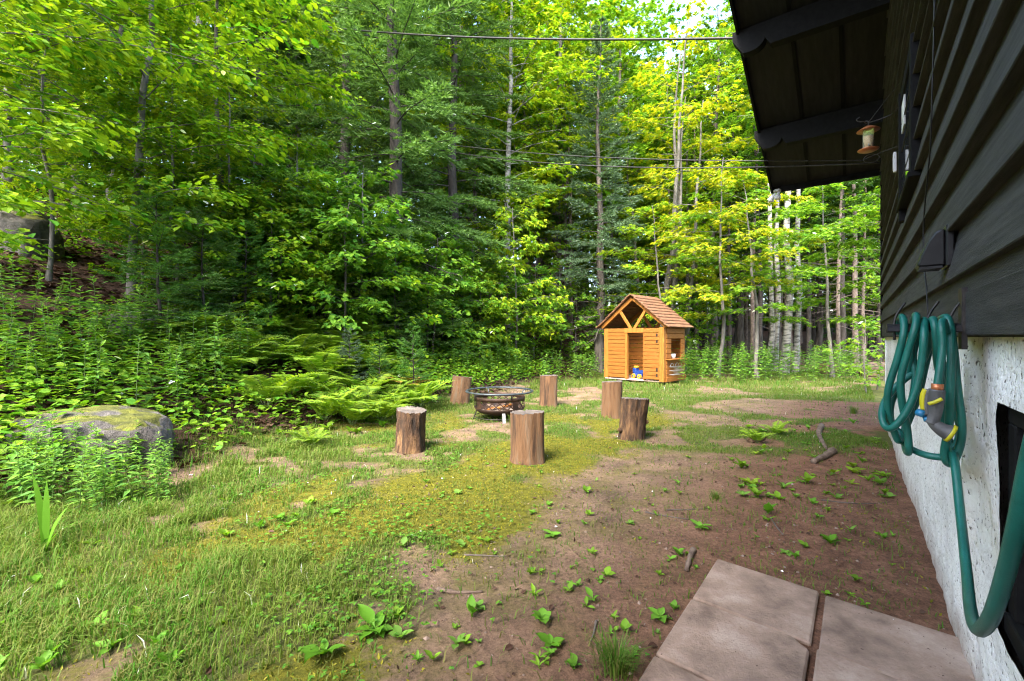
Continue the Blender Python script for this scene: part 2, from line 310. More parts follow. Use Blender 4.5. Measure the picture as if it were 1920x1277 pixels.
def masks(x, y):
    d = polysd(x, y, DIRT)+.9*(fbm(x, y, 1.6, 3)-.5)
    wd = (x-5.06)*-.798+(y-6.17)*.602            # distance from the house wall
    dirt = sst(-.38, .15, d)
    weedy = sst(.52, .62, fbm(x, y, 1.1, 8))*sst(4.0, 5.2, y)      # weedy islands in the far bare ground
    dirt = dirt*(1-.85*weedy)
    dirt = np.maximum(dirt, .75*sst(.60, .68, fbm(x, y, .9, 12))*sst(8.5, 10, y)*(x > 1.5))
    dirt = np.maximum(dirt, .9*sst(.58, .66, fbm(x, y, 1.1, 21))*(x < 2)*sst(-2.6, -1.2, x+.15*y))
    dirt = np.maximum(dirt, .8*sst(.60, .68, fbm(x, y, 2.3, 23)))
    dirt = np.maximum(dirt, sst(.9, .45, np.hypot((x+.1)/.75, (y-9.9)/1.6)))
    litter = sst(-.35, .35, bankq(x, y)+.8*(fbm(x, y, 1.2, 9)-.5))
    edge = np.exp(-((d+.5)/.5)**2)
    moss = np.clip(edge*sst(.35, .6, fbm(x, y, 1.7, 14))*1.3+sst(.54, .66, fbm(x, y, 1.3, 17))*.75, 0, 1)*(1-.9*sst(-.1, .5, d))*sst(8.5, 6.5, y)
    return dirt*(1-litter), moss*(1-litter), litter
def ground_mat():
    m = bpy.data.materials.new('earth'); m.use_nodes = True; nt = m.node_tree; n = nt.nodes; l = nt.links; b = n["Principled BSDF"]
    b.inputs["Roughness"].default_value = .95; b.inputs["Specular IOR Level"].default_value = .15
    tc = n.new("ShaderNodeTexCoord")
    def noise(s, d=7, r=.65):
        z = n.new("ShaderNodeTexNoise"); z.inputs["Scale"].default_value = s; z.inputs["Detail"].default_value = d; z.inputs["Roughness"].default_value = r
        l.new(tc.outputs["Object"], z.inputs["Vector"]); return z.outputs[0]
    def ramp(src, *st):
        r = n.new("ShaderNodeValToRGB"); e = r.color_ramp.elements
        for i, (p, c) in enumerate(st):
            q = e[0] if i == 0 else (e[1] if i == len(st)-1 else e.new(p))
            q.position = p; q.color = (*c, 1)
        l.new(src, r.inputs[0]); return r.outputs[0]
    def mix(f, a, c):
        x = n.new("ShaderNodeMix"); x.data_type = 'RGBA'; l.new(f, x.inputs[0]); l.new(a, x.inputs[6]); l.new(c, x.inputs[7]); return x.outputs[2]
    def attr(k):
        a = n.new("ShaderNodeAttribute"); a.attribute_name = k; return a.outputs["Fac"]
    def sharp(f, s, lo, hi):     # break a smooth mask up with noise at two scales
        k = n.new("ShaderNodeMath"); k.operation = 'MULTIPLY_ADD'; l.new(noise(s*4, 10, .75), k.inputs[0]); k.inputs[1].default_value = .9; l.new(noise(s, 10, .7), k.inputs[2])
        ad = n.new("ShaderNodeMath"); ad.operation = 'ADD'; l.new(f, ad.inputs[0]); l.new(k.outputs[0], ad.inputs[1])
        r = n.new("ShaderNodeMapRange"); r.inputs[1].default_value = lo+.32; r.inputs[2].default_value = hi+.58; l.new(ad.outputs[0], r.inputs[0]); return r.outputs[0]
    soil = ramp(noise(2.2, 12), (.3, (.065, .050, .038)), (.45, (.135, .10, .066)), (.6, (.20, .145, .097)), (.75, (.25, .18, .128)))
    speck = ramp(noise(45, 14, .9), (.36, (.28, .26, .25)), (.47, (.85, .82, .8)), (.56, (1.2, 1.15, 1.1)), (.66, (2.2, 2.0, 1.85)))
    mm = n.new("ShaderNodeMix"); mm.data_type = 'RGBA'; mm.blend_type = 'MULTIPLY'; mm.inputs[0].default_value = 1; l.new(soil, mm.inputs[6]); l.new(speck, mm.inputs[7]); soil = mm.outputs[2]
    red = ramp(noise(5, 12), (.3, (.08, .043, .027)), (.7, (.20, .115, .077)))
    mr_ = n.new('ShaderNodeMix'); mr_.data_type = 'RGBA'; mr_.blend_type = 'MULTIPLY'; mr_.inputs[0].default_value = 1; l.new(red, mr_.inputs[6]); l.new(speck, mr_.inputs[7]); red = mr_.outputs[2]
    soil = mix(attr('red'), soil, red)
    film = ramp(noise(3.1, 10), (.45, (0, 0, 0)), (.62, (.55, .55, .55)))
    algae = ramp(noise(20, 8), (.3, (.06, .062, .012)), (.7, (.14, .135, .02)))
    fm = n.new('ShaderNodeMath'); fm.operation = 'MULTIPLY'; l.new(film, fm.inputs[0]); iv = n.new('ShaderNodeMath'); iv.operation = 'SUBTRACT'; iv.inputs[0].default_value = 1; l.new(attr('red'), iv.inputs[1]); l.new(iv.outputs[0], fm.inputs[1])
    soil = mix(fm.outputs[0], soil, algae)
    turf = ramp(noise(7, 12), (.3, (.035, .07, .010)), (.5, (.07, .115, .014)), (.7, (.13, .115, .038)))
    mossc = ramp(noise(16), (.3, (.055, .062, .008)), (.5, (.105, .112, .010)), (.7, (.17, .158, .014)))
    lit = ramp(noise(14), (.3, (.025, .013, .009)), (.5, (.062, .034, .023)), (.7, (.12, .072, .05)))
    c = mix(sharp(attr('dirt'), 9, .85, 1.1), turf, soil)
    c = mix(sharp(attr('moss'), 12, .9, 1.15), c, mossc)
    c = mix(sharp(attr('litter'), 8, .85, 1.1), c, lit)
    l.new(c, b.inputs["Base Color"])
    bp = n.new("ShaderNodeBump"); bp.inputs["Strength"].default_value = 1.0; bp.inputs["Distance"].default_value = .035; l.new(noise(24, 12, .8), bp.inputs["Height"]); l.new(bp.outputs[0], b.inputs["Normal"])
    return m
def axis(stops):
    out = []
    for (a, b, s) in stops: out.append(np.arange(a, b, s))
    return np.concatenate(out)
gx = axis([(-300, -60, 30), (-60, -20, 4), (-20, -6, .5), (-6, 6.5, .07), (6.5, 20, .5), (20, 60, 4), (60, 301, 30)])
gy = axis([(-300, -30, 30), (-30, -2, 2), (-2, .6, .2), (.6, 12, .07), (12, 30, .3), (30, 80, 4), (80, 301, 30)])
XX, YY = np.meshgrid(gx, gy, indexing='ij'); ZZ = gz(XX, YY)
nx, ny = len(gx), len(gy); ii, jj = np.meshgrid(np.arange(nx-1), np.arange(ny-1), indexing='ij')
fq = np.stack([ii*ny+jj, (ii+1)*ny+jj, (ii+1)*ny+jj+1, ii*ny+jj+1], -1).reshape(-1, 4)
mk = masks(XX.ravel(), YY.ravel())
wd_ = (XX.ravel()-5.06)*-.798+(YY.ravel()-6.17)*.602
red_ = sst(1.9, .7, wd_)*(YY.ravel() < 9)
obj('ground', mesh('ground', np.stack([XX, YY, ZZ], -1), [(fq, 0)], True, {'dirt': mk[0], 'moss': mk[1], 'litter': mk[2], 'red': red_}), ground_mat(), kind='structure')
# ------------------------------------------------------------------ the house (local x along the wall, y outward, z up)
HROT = math.atan2(.798, .602); HLOC = (5.06, 6.17, 0)
house = empty('house', HLOC, (0, 0, HROT), label='dark stained clapboard house with white stucco foundation and deep overhanging gable roof', cat='house')
def H(s, t, z): return np.array([5.06+.602*s-.798*t, 6.17+.798*s+.602*t, z])
ZE, SLP, SR = 3.63, .43, -6.0                      # eave height, roof slope, ridge position
def zroof(s): return ZE+SLP*(.5-s) if s > SR else ZE+SLP*(.5-SR)-SLP*(SR-s)
# solid behind the cladding
w = MB(); pk = zroof(SR); w.extrude([(0, 1.2), (0, zroof(0)-.02), (SR, pk-.02), (-12, zroof(-12)-.02), (-12, 1.2)], 1, -7, .006); obj('wall', w.me('wall'), M['black_wood'], house)
f = MB(); f.box(-12, -.03, -7, -.12, -.3, 1.2); obj('foundation_core', f.me('foundation_core'), M['stucco'], house)
# stucco face with the basement window opening left free
WS0, WS1, WZ0, WZ1 = -7.35, -6.16, .40, 1.02
def snap(a, *k):
    a = a[np.min(np.abs(a[:, None]-np.array(k)[None]), 1) > .012]; return np.unique(np.concatenate([a, k]))
ss = snap(np.concatenate([np.arange(-12, -8, .2), np.arange(-8, 0, .028)]), 0, WS0, WS1); zs = snap(np.arange(-.3, 1.215, .028), 1.215, WZ0, WZ1)
S_, Z_ = np.meshgrid(ss, zs, indexing='ij')
T_ = .022*(fbm(S_, Z_, 2.2, 2)-.5)+.016*(fbm(S_, Z_, 9, 4)-.5)+.03*np.exp(-((S_+5.72-.05*np.sin(Z_*6))/.05)**2)*sst(.2, .8, Z_)-.004
T_ += .012*sst(.10, .0, np.maximum(np.maximum(WS0-S_, S_-WS1), np.maximum(WZ0-Z_, Z_-WZ1)))
ns, nz_ = len(ss), len(zs); ii, jj = np.meshgrid(np.arange(ns-1), np.arange(nz_-1), indexing='ij')
sm = (S_[:-1, :-1]+S_[1:, 1:])/2; zm = (Z_[:-1, :-1]+Z_[1:, 1:])/2
keep = ~((sm > WS0) & (sm < WS1) & (zm > WZ0) & (zm < WZ1))
q = np.stack([ii*nz_+jj, (ii+1)*nz_+jj, (ii+1)*nz_+jj+1, ii*nz_+jj+1], -1)[keep]
fo = MB(); fo.add(np.stack([S_, T_, Z_], -1), q[:, ::-1])
fo.hexa([(x, y, z) for x in (-.06, -.004) for y in (-7, .002) for z in (-.3, 1.213)])
obj('foundation', fo.me('foundation', True), M['stucco'], house)
bw = empty('basement_window', (0, 0, 0)); bw.parent = house
fr = MB()
for a in ((WS0-.02, WS1+.01, -.11, -.012, WZ1-.055, WZ1+.01), (WS0-.02, WS1+.01, -.11, -.004, WZ0-.01, WZ0+.045), (WS0-.02, WS0+.06, -.11, -.012, WZ0+.045, WZ1-.055), (WS1-.055, WS1+.01, -.11, -.012, WZ0+.045, WZ1-.055)): fr.box(*a)
obj('window_frame', fr.me('window_frame'), M['black_trim'], bw, bevel=.004)
g = MB(); g.box(WS0, WS1, -.1, -.09, WZ0, WZ1); obj('pane', g.me('pane'), M['glass'], bw)
g = MB(); g.box(WS0+.06, WS1-.06, -.088, -.05, WZ0+.045, WZ0+.075); obj('track', g.me('track'), M['white_paint'], bw)
# clapboards, each one board
EXP = .187; ROWS = []
def endmax(z): return min(.012, .5-(z-ZE)/SLP-.02)
def endmin(z): return max(-11.9, 2*SR-.5+(z-ZE)/SLP+.02)
z0 = 1.40; k = 0
rb = random.Random(4)
while True:
    za, zb = z0+k*EXP, z0+(k+1)*EXP+.02
    if endmax(zb)-endmin(zb) < .5 or zb > 6.2: break
    b = MB(); j = rb.uniform(-.003, .003)
    pts = []
    for s, e in ((0, endmin), (1, endmax)):
        xa, xb = e(za), e(zb)
        pts.append([(xa, .008, za), (xb, .008, zb), (xa, .060+j, za), (xb, .020+j, zb)])
    V = [pts[0][0], pts[0][1], pts[0][2], pts[0][3], pts[1][0], pts[1][1], pts[1][2], pts[1][3]]
    b.hexa(V); obj('siding_board', b.me('siding_board'), M['black_wood'], house, bevel=.003)
    k += 1
b = MB(); b.box(-11.9, .02, .006, .036, 1.205, 1.41); obj('skirt_board', b.me('skirt_board'), M['black_wood'], house, bevel=.003)
b = MB(); b.box(-11.9, -5.9, .036, .041, 1.205, 1.345); obj('skirt_board', b.me('skirt_board'), M['black_wood'], house, bevel=.003)
b = MB(); b.extrude([(-.06, 1.19), (.035, 1.19), (.035, zroof(.035)-.02), (-.06, zroof(-.06)-.02)], 1, -7, .0); b.box(.013, .045, .0, .05, 1.19, zroof(0)-.04); obj('corner_board', b.me('corner_board'), M['black_trim'], house)
# roof: deck, rake boards, eave board, purlins with shaped ends, battens
TO = 1.40
r = MB(); th = .035
r.extrude([(.5, zroof(.5)), (SR, pk), (-12.5, zroof(-12.5)), (-12.5, zroof(-12.5)+th), (SR, pk+th), (.5, zroof(.5)+th)], 1, -7.4, TO)
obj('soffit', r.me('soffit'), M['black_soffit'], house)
r = MB(); r.extrude([(.54, zroof(.5)+th+.002), (SR, pk+th+.02), (-12.54, zroof(-12.5)+th+.002), (-12.54, zroof(-12.5)+th+.05), (SR, pk+th+.07), (.54, zroof(.5)+th+.05)], 1, -7.45, TO+.03)
obj('roof', r.me('roof'), M['roofing'], house)
r = MB(); r.extrude([(.52, zroof(.52)-.075), (SR, pk-.075), (SR, pk+th), (.52, zroof(.52)+th)], 1, TO-.001, TO+.026); obj('rake_board', r.me('rake_board'), M['black_trim'], house)
r = MB(); r.extrude([(SR, pk-.075), (-12.5, zroof(-12.5)-.075), (-12.5, zroof(-12.5)+th), (SR, pk+th)], 1, TO-.001, TO+.026); obj('rake_board', r.me('rake_board'), M['black_trim'], house)
r = MB(); r.box(.49, .515, -7.4, TO-.002, zroof(.5)-.09, zroof(.5)+th); obj('eave_board', r.me('eave_board'), M['black_trim'], house)
def purlin(s, zb):
    zt = zroof(s)+.01
    pr = [(-.05, zb), (1.08, zb), (1.105, zb+.035), (1.13, zb+.085)]
    for a in np.linspace(0, 1, 9):                       # convex nose
        th_ = math.pi*(1.0+.5*0)-math.pi*a*.62
        pr.append((1.30+.165*math.cos(th_), zb+.10-.115*math.sin(th_)))
    pr += [(1.47, zt-.12), (1.47, zt-.02), (-.05, zt)]
    m = MB(); m.extrude([(a, c) for a, c in pr], 0, s-.06, s+.06); obj('purlin', m.me('purlin'), M['black_trim'], house)
PS = [-.67, -2.12, -3.6, -5.1, -6.9]
for s in PS: purlin(s, zroof(s)-.275)
for t in (.45, .90):
    for a, b_ in ((.49, -.60), (-.74, -2.05), (-2.19, -3.53), (-3.67, -5.03)):
        m = MB(); m.hexa([(x, y, zroof(x)+dz) for x in (b_, a) for y in (t-.02, t+.02) for dz in (-.02, .003)]); obj('batten', m.me('batten'), M['black_trim'], house)
# upstairs window, seen edge-on
win = empty('window', (0, 0, 0)); win.parent = house
A0, A1, B0, B1 = -4.5, -3.6, 2.15, 2.95
m = MB()
for a in ((A0, A0+.09, .02, .070, B0, B1), (A1-.09, A1, .02, .074, B0-.12, B1), (A0+.09, A1-.09, .02, .066, B1-.09, B1), (A0+.09, A1-.09, .02, .066, B0, B0+.06)): m.box(*a)
obj('frame', m.me('frame'), M['black_trim'], win, bevel=.004)
m = MB(); m.box(A0-.03, A1+.03, .02, .085, B0-.035, B0-.002); obj('sill', m.me('sill'), M['black_trim'], win, bevel=.004)
m = MB(); m.box(A0+.09, A1-.09, .05, .056, B0+.06, B1-.09); obj('pane', m.me('pane'), M['glass'], win)
m = MB(); m.box(A0+.6, A1-.1, .057, .060, B0+.5, B1-.1); obj('pane_reflection', m.me('pane_reflection'), M['off_white'], win)  # pale strip set on the glass, its reflection put in as colour
# dryer vent hood on the clapboards
vh = empty('vent_hood', (-5.62, 0, 1.465)); vh.parent = house
m = MB(); m.box(-.065, .065, .035, .058, -.005, .150); obj('back_plate', m.me('back_plate'), M['black_plastic'], vh, bevel=.004)
prof = [(.058, .135), (.070, .135), (.086, .125), (.105, .095), (.122, .052), (.135, .012), (.135, 0), (.058, 0)]
m = MB(); m.extrude(prof, 0, -.052, .052); obj('hood', m.me('hood'), M['black_plastic'], vh, bevel=.008)
for i in range(6):
    m = MB(); m.box(-.05+i*.018, -.041+i*.018, .066, .13, -.009, .0); obj('slat', m.me('slat'), M['black_plastic'], vh)
# thin wire stapled down the clapboards
def crom(pts, n=10):
    pts = np.asarray(pts, float); p = np.vstack([2*pts[0]-pts[1], pts, 2*pts[-1]-pts[-2]]); out = []
    for i in range(1, len(p)-2):
        t = np.linspace(0, 1, n, endpoint=False)[:, None]
        out.append(.5*((2*p[i])+(-p[i-1]+p[i+1])*t+(2*p[i-1]-5*p[i]+4*p[i+1]-p[i+2])*t*t+(-p[i-1]+3*p[i]-3*p[i+1]+p[i+2])*t**3))
    return np.vstack(out+[pts[-1:]])
def wallpt(u, v, t):
    """point at pixel column u on the plane t in front of the wall (used once to survey the photo)"""
    k = (u-960)/F; s = (5.06-.798*t-k*(6.17+.602*t))/(k*.798-.602); Y = 6.17+.798*s+.602*t
    return H(s, t, CAMH+(632-v)/F*Y)
m = MB(); m.tube(crom([wallpt(1752, 0, .055), wallpt(1749, 120, .057), wallpt(1745, 250, .058), wallpt(1742, 300, .057), wallpt(1735, 370, .058), wallpt(1731, 440, .058), wallpt(1733, 505, .058), wallpt(1737, 545, .058), wallpt(1739, 590, .06)], 8), .0035, 5)
obj('wall_cable', m.me('wall_cable', True), M['black_plastic'], None, label='thin black cable running down the dark clapboards past the vent hood', cat='cable')

# ------------------------------------------------------------------ hose, hanger, nozzle
hb = empty('hose_hanger', H(-5.9, 0, 1.22), (0, 0, HROT), label='black metal hose hanger with upright wire hooks bolted under the clapboards', cat='hanger')
m = MB(); m.box(-.03, .03, .036, .05, -.06, .14); obj('back_plate', m.me('back_plate'), M['dark_metal'], hb)
m = MB(); m.extrude([(-.045, .0), (-.03, .018), (0, .026), (.03, .018), (.045, 0), (.04, -.004), (0, .018), (-.04, -.004)], 1, .05, .235); obj('cradle', m.me('cradle'), M['dark_metal'], hb)
for t in (.075, .13, .215):
    m = MB(); m.tube(crom([(-.01, t, -.03), (0, t, .03), (.006, t-.01, .065), (.012, t-.03, .10)], 6), .004, 6); obj('hook', m.me('hook', True), M['dark_metal'], hb)
hose = empty('garden_hose', H(-5.9, .1, .7), label='green garden hose coiled on the wall hanger with yellow and grey spray nozzle', cat='hose')
hx = Vector(hose.location)
def hz(x, y, off, full=False):
    """survey point given in the enlarged crop of the hose"""
    u, v = 1640+x/3.757, 560+y/3.757
    t = np.interp(u, [1600, 1640, 1689, 1762, 1841], [.32, .265, .20, .10, .0]); Y = 1.462+.602*t+off
    return P(u, v, Y)
coil = [  # (x, y, depth offset) round and round the hanger
    (150, 250, .075), (160, 150, .06), (195, 132, .0), (205, 230, -.035), (160, 420, -.03), (95, 640, -.02), (95, 800, -.01), (130, 920, .0), (165, 1000, .005), (185, 960, .03), (120, 880, .06), (110, 760, .065), (150, 650, .07), (230, 520, .07), (250, 420, .06), (265, 200, .05),
    (290, 115, .0), (285, 200, -.045), (225, 400, -.04), (185, 560, -.035), (190, 720, -.03), (225, 900, -.02), (240, 1050, -.02), (232, 1085, .0), (215, 1040, .035), (215, 900, .05), (250, 780, .055), (285, 560, .06), (270, 400, .065), (310, 220, .05),
    (345, 150, .0), (348, 250, -.06), (330, 450, -.06), (290, 640, -.06), (220, 800, -.06), (130, 905, -.055), (75, 900, -.04), (50, 820, -.02), (70, 730, .02), (130, 640, .05), (220, 560, .06), (300, 500, .065), (380, 330, .05),
    (400, 160, -.005), (420, 170, -.05), (432, 300, -.05), (440, 450, -.03), (470, 600, .0), (480, 800, .02), (505, 950, .03), (560, 1080, .03), (540, 1160, .01), (505, 1150, -.02), (490, 1080, -.035), (520, 900, -.05), (530, 700, -.06), (540, 400, -.055), (535, 230, -.04),
    (520, 160, .0), (470, 140, .035), (455, 200, .06), (480, 500, .07), (520, 700, .07), (590, 860, .06), (600, 950, .03), (570, 1040, .0), (500, 1110, -.02), (400, 1110, -.02), (300, 1080, .0), (220, 1030, .02), (200, 960, .04), (300, 700, .075), (360, 450, .08), (420, 220, .07),
    (490, 130, .0), (530, 190, -.03), (560, 400, -.03), (580, 620, -.035), (610, 850, -.04), (605, 1010, -.035), (560, 1140, -.03), (530, 1165, -.01), (500, 1110, .02), (500, 1020, .035), (540, 1060, .0)]
c = np.array([hz(*p) for p in coil])
tail = np.array([P(1790, 868, 1.42), P(1800, 960, 1.33), P(1812, 1070, 1.16), P(1819, 1140, 1.0), P(1832, 1181, .86), P(1856, 1160, .76), P(1882, 1085, .69), P(1906, 990, .635), P(1935, 850, .59), P(1990, 640, .55)])
path = crom(np.vstack([c, tail]), 7)-np.array(hx)
m = MB(); m.tube(path, np.interp(np.arange(len(path)), [0, 5], [.0112, .0112]), 10); obj('hose', m.me('hose', True), M['hose'], hose)
# nozzle hangs from the free end that comes over the hanger
fe = crom([hz(500, 240, -.05), hz(482, 160, -.06), hz(470, 200, -.085), hz(478, 330, -.09), hz(460, 480, -.095), hz(440, 620, -.10)], 7)-np.array(hx)
m = MB(); m.tube(fe, .0112, 10); obj('hose_end', m.me('hose_end', True), M['hose'], hose)
nzl = empty('spray_nozzle', (0, 0, 0)); nzl.parent = hose
def npt(x, y, o=-.10): return hz(x, y, o)-np.array(hx)
m = MB(); m.tube([npt(442, 600), npt(440, 650)], .0155, 12); obj('coupling', m.me('coupling', True), M['copper'], nzl)
m = MB(); m.tube(crom([npt(438, 640), npt(432, 700), npt(425, 780), npt(415, 840), npt(400, 880)], 5), np.interp(np.linspace(0, 1, 21), [0, .3, .7, 1], [.021, .021, .017, .018]), 12); obj('grip', m.me('grip', True), M['grey_plastic'], nzl)
m = MB(); m.tube(crom([npt(390, 850), npt(430, 890), npt(480, 925), npt(530, 948)], 5), np.interp(np.linspace(0, 1, 16), [0, .3, 1], [.013, .017, .026]), 14); obj('barrel', m.me('barrel', True), M['grey_plastic'], nzl)
m = MB(); m.tube([npt(522, 944), npt(548, 956)], .0285, 16); obj('front_ring', m.me('front_ring', True), M['yellow_plastic'], nzl)
m = MB(); m.tube([npt(546, 955), npt(553, 958)], .022, 16); obj('spray_face', m.me('spray_face'), M['black_plastic'], nzl)
m = MB(); m.tube(crom([npt(360, 640), npt(342, 680), npt(338, 730), npt(345, 780)], 5), .0085, 8); obj('trigger', m.me('trigger', True), M['yellow_plastic'], nzl)
m = MB(); m.tube(crom([npt(378, 640), npt(368, 700), npt(362, 760), npt(366, 820)], 5), .0095, 8); obj('lever', m.me('lever', True), M['grey_plastic'], nzl)
m = MB(); m.tube(crom([npt(378, 742, -.125), npt(420, 730, -.127), npt(474, 705, -.125)], 5), .0055, 8); obj('stripe', m.me('stripe', True), M['yellow_plastic'], nzl)
m = MB(); m.tube([npt(302, 800, -.095), npt(350, 815, -.105)], .0115, 10); m.tube([npt(340, 850), npt(395, 845)], .008, 10); obj('flow_knob', m.me('flow_knob', True), M['blue_plastic'], nzl)

# ------------------------------------------------------------------ small things on the house
bf = empty('bird_feeder', H(-3.30, .24, 2.70), (0, 0, HROT), label='tubular bird feeder with copper cap and tray hanging from a wire bracket', cat='bird feeder')
m = MB(); m.lathe([(.002, .205), (.03, .20), (.075, .172), (.078, .168), (.03, .178), (.002, .18)], 20); obj('cap', m.me('cap', True), M['copper'], bf)
m = MB(); m.lathe([(.037, .012), (.037, .175), (.034, .175), (.034, .012)], 16, closed=True)
tube_m = bpy.data.materials.new('clear_tube'); tube_m.use_nodes = True
_b = tube_m.node_tree.nodes["Principled BSDF"]; _b.inputs["Transmission Weight"].default_value = .9; _b.inputs["Roughness"].default_value = .08; _b.inputs["Base Color"].default_value = (.95, .93, .8, 1); _b.inputs["IOR"].default_value = 1.1
obj('tube', m.me('tube', True), tube_m, bf)
m = MB(); m.lathe([(.001, .012), (.0335, .012), (.0335, .12), (.001, .125)], 14); obj('seed', m.me('seed', True), M['seed'], bf)
m = MB(); m.lathe([(.002, .004), (.045, .0), (.07, .012), (.072, .016), (.045, .01), (.002, .012)], 20); obj('tray', m.me('tray', True), M['copper'], bf)
m = MB(); m.tube([(-.08, .0, .035), (.06, .0, .05)], .004, 6); obj('perch', m.me('perch'), M['steel'], bf)
m = MB(); m.tube(crom([(-.02, .0, .2), (-.02, .0, .235), (0, .02, .25), (.02, 0, .24), (-.02, -.15, .255), (-.25, -.2, .27)], 6), .004, 6); m.tube(crom([(.02, 0, .24), (-.1, -.12, .36), (-.26, -.2, .40)], 6), .003, 6)
m.tube(crom([(.0, .02, .25), (.0, .06, .26), (.0, .075, .28), (.0, .055, .295)], 6), .004, 6)
obj('bracket', m.me('bracket', True), M['dark_metal'], bf)
m = MB(); th = np.linspace(0, 2*np.pi, 20); m.tube(np.stack([0*th, -.02+.05*np.cos(th), -.06+.035*np.sin(th)], -1), .0025, 5); m.tube(crom([(0, .03, -.06), (-.02, -.05, -.04), (-.1, -.2, -.03)], 5), .0025, 5); obj('wire_loop', m.me('wire_loop', True), M['dark_metal'], bf)
tm = empty('thermometer', H(-3.56, .078, 2.50), (0, 0, HROT), label='white outdoor thermometer screwed to the dark window frame', cat='thermometer')
m = MB(); m.box(-.010, .02, 0, .02, -.075, .075); obj('case', m.me('case'), M['white_paint'], tm, bevel=.004)
m = MB(); m.box(-.006, .012, .02, .023, -.06, .06); obj('scale', m.me('scale'), M['white_paint'], tm)
fl = empty('floodlight', H(.47, 1.33, zroof(.47)-.1), (0, 0, HROT), label='twin headed outdoor floodlight under the roof corner', cat='floodlight')
m = MB(); m.lathe([(.002, 0), (.055, 0), (.055, .025), (.04, .04), (.002, .04)], 16); obj('base', m.me('base', True), M['white_paint'], fl)
for sx in (-1, 1):
    d = Vector((.35*sx, .35+.2*sx, -.75)).normalized(); ax = np.array(d)
    m = MB(); p = np.array([0, 0, .0]); m.tube([p, p+ax*.04, p+ax*.07, p+ax*.13, p+ax*.14], [.012, .018, .03, .052, .05], 14); L = obj('lamp_head', m.me('lamp_head', True), M['white_paint'], fl, loc=(.02*sx, .03*sx, 0))
    m = MB(); m.tube([p+ax*.135, p+ax*.15, p+ax*.158], [.046, .035, .01], 14); obj('lens', m.me('lens', True), M['off_white'], L)
# cables overhead
def cable(name, pts, r, label, sag=.0):
    m = MB(); pts = np.asarray(pts, float)
    if len(pts) == 2:
        t = np.linspace(0, 1, 40)[:, None]; p = pts[0]*(1-t)+pts[1]*t; p[:, 2] -= (4*sag*t*(1-t))[:, 0]
    else: p = crom(pts, 10)
    m.tube(p, r, 6); return obj(name, m.me(name, True), M['dark_metal'], None, label=label, cat='cable')
mast = H(-1.55, 1.05, 4.50)
mm_ = empty('service_bracket', mast, label='steel service bracket above the roof edge holding the power cable', cat='bracket')
m = MB(); m.tube([(0, 0, .09), (0, 0, .42)], .02, 8); obj('post', m.me('post', True), M['steel'], mm_)
m = MB(); m.lathe([(.002, .36), (.035, .365), (.035, .4), (.02, .43), (.002, .435)], 12); obj('cap', m.me('cap', True), M['white_paint'], mm_)
E1 = np.array([-10.6, 14.5, 11.95]); S1 = mast+np.array([-.03, .02, .38])
cable('power_cable', [S1, E1], .016, 'thick twisted power cable strung from the roof edge across the trees', .42)
A2 = H(-.25, .06, 3.50)
cable('overhead_wire', [A2, P(640, 233, 14.5)], .010, 'thin overhead wire running under the eave, lower of the two', .52)
cable('overhead_wire', [A2+np.array([0, 0, .035]), P(560, 212, 14.8)], .008, 'thin overhead wire running under the eave, upper of the two', .46)

# ------------------------------------------------------------------ pavers
O = np.array([1.096, 2.431]); e1 = np.array([.605, .796]); e2 = np.array([.745, -.667]); SZ = .455; GAP = .024
names = {(0, 0): 'pinkish concrete paver with chalky patch at the far corner of the path', (0, 1): 'ridged pinkish concrete paver with chipped corner beside the grass tuft', (0, 2): 'concrete paver at the end of the outer row, cut by the grass',
         (1, 0): 'pale sandy paver half buried by loose soil near the wall', (1, 1): 'concrete paver between the chipped paver and the wall', (1, 2): 'plain concrete paver in the inner row by the wall'}
pr = random.Random(5)
for (c_, r_), lab in names.items():
    wob = np.array([pr.uniform(-.006, .006), pr.uniform(-.006, .006)])
    o2 = O+e2*c_*(SZ+GAP)-e1*r_*(SZ+GAP)+wob
    cs = np.array([o2-e1*SZ, o2-e1*SZ+e2*SZ, o2+e2*SZ, o2])
    if (c_, r_) == (0, 1):                                # corner broken off
        p = cs[2]; cs = np.vstack([cs[:2], p-e1*.05, p-e1*.028-e2*.03, p-e2*.06, cs[3:]])
    ctr = cs.mean(0); zc = gz1(*ctr)
    m = MB(); m.extrude(cs-ctr, 2, -.05, .015)
    obj('paver', m.me('paver'), M['paver'], None, loc=(*ctr, zc+.004), rot=(pr.uniform(-.012, .012), pr.uniform(-.012, .012), 0), label=lab, cat='paver', group='pavers by the house', bevel=.007)

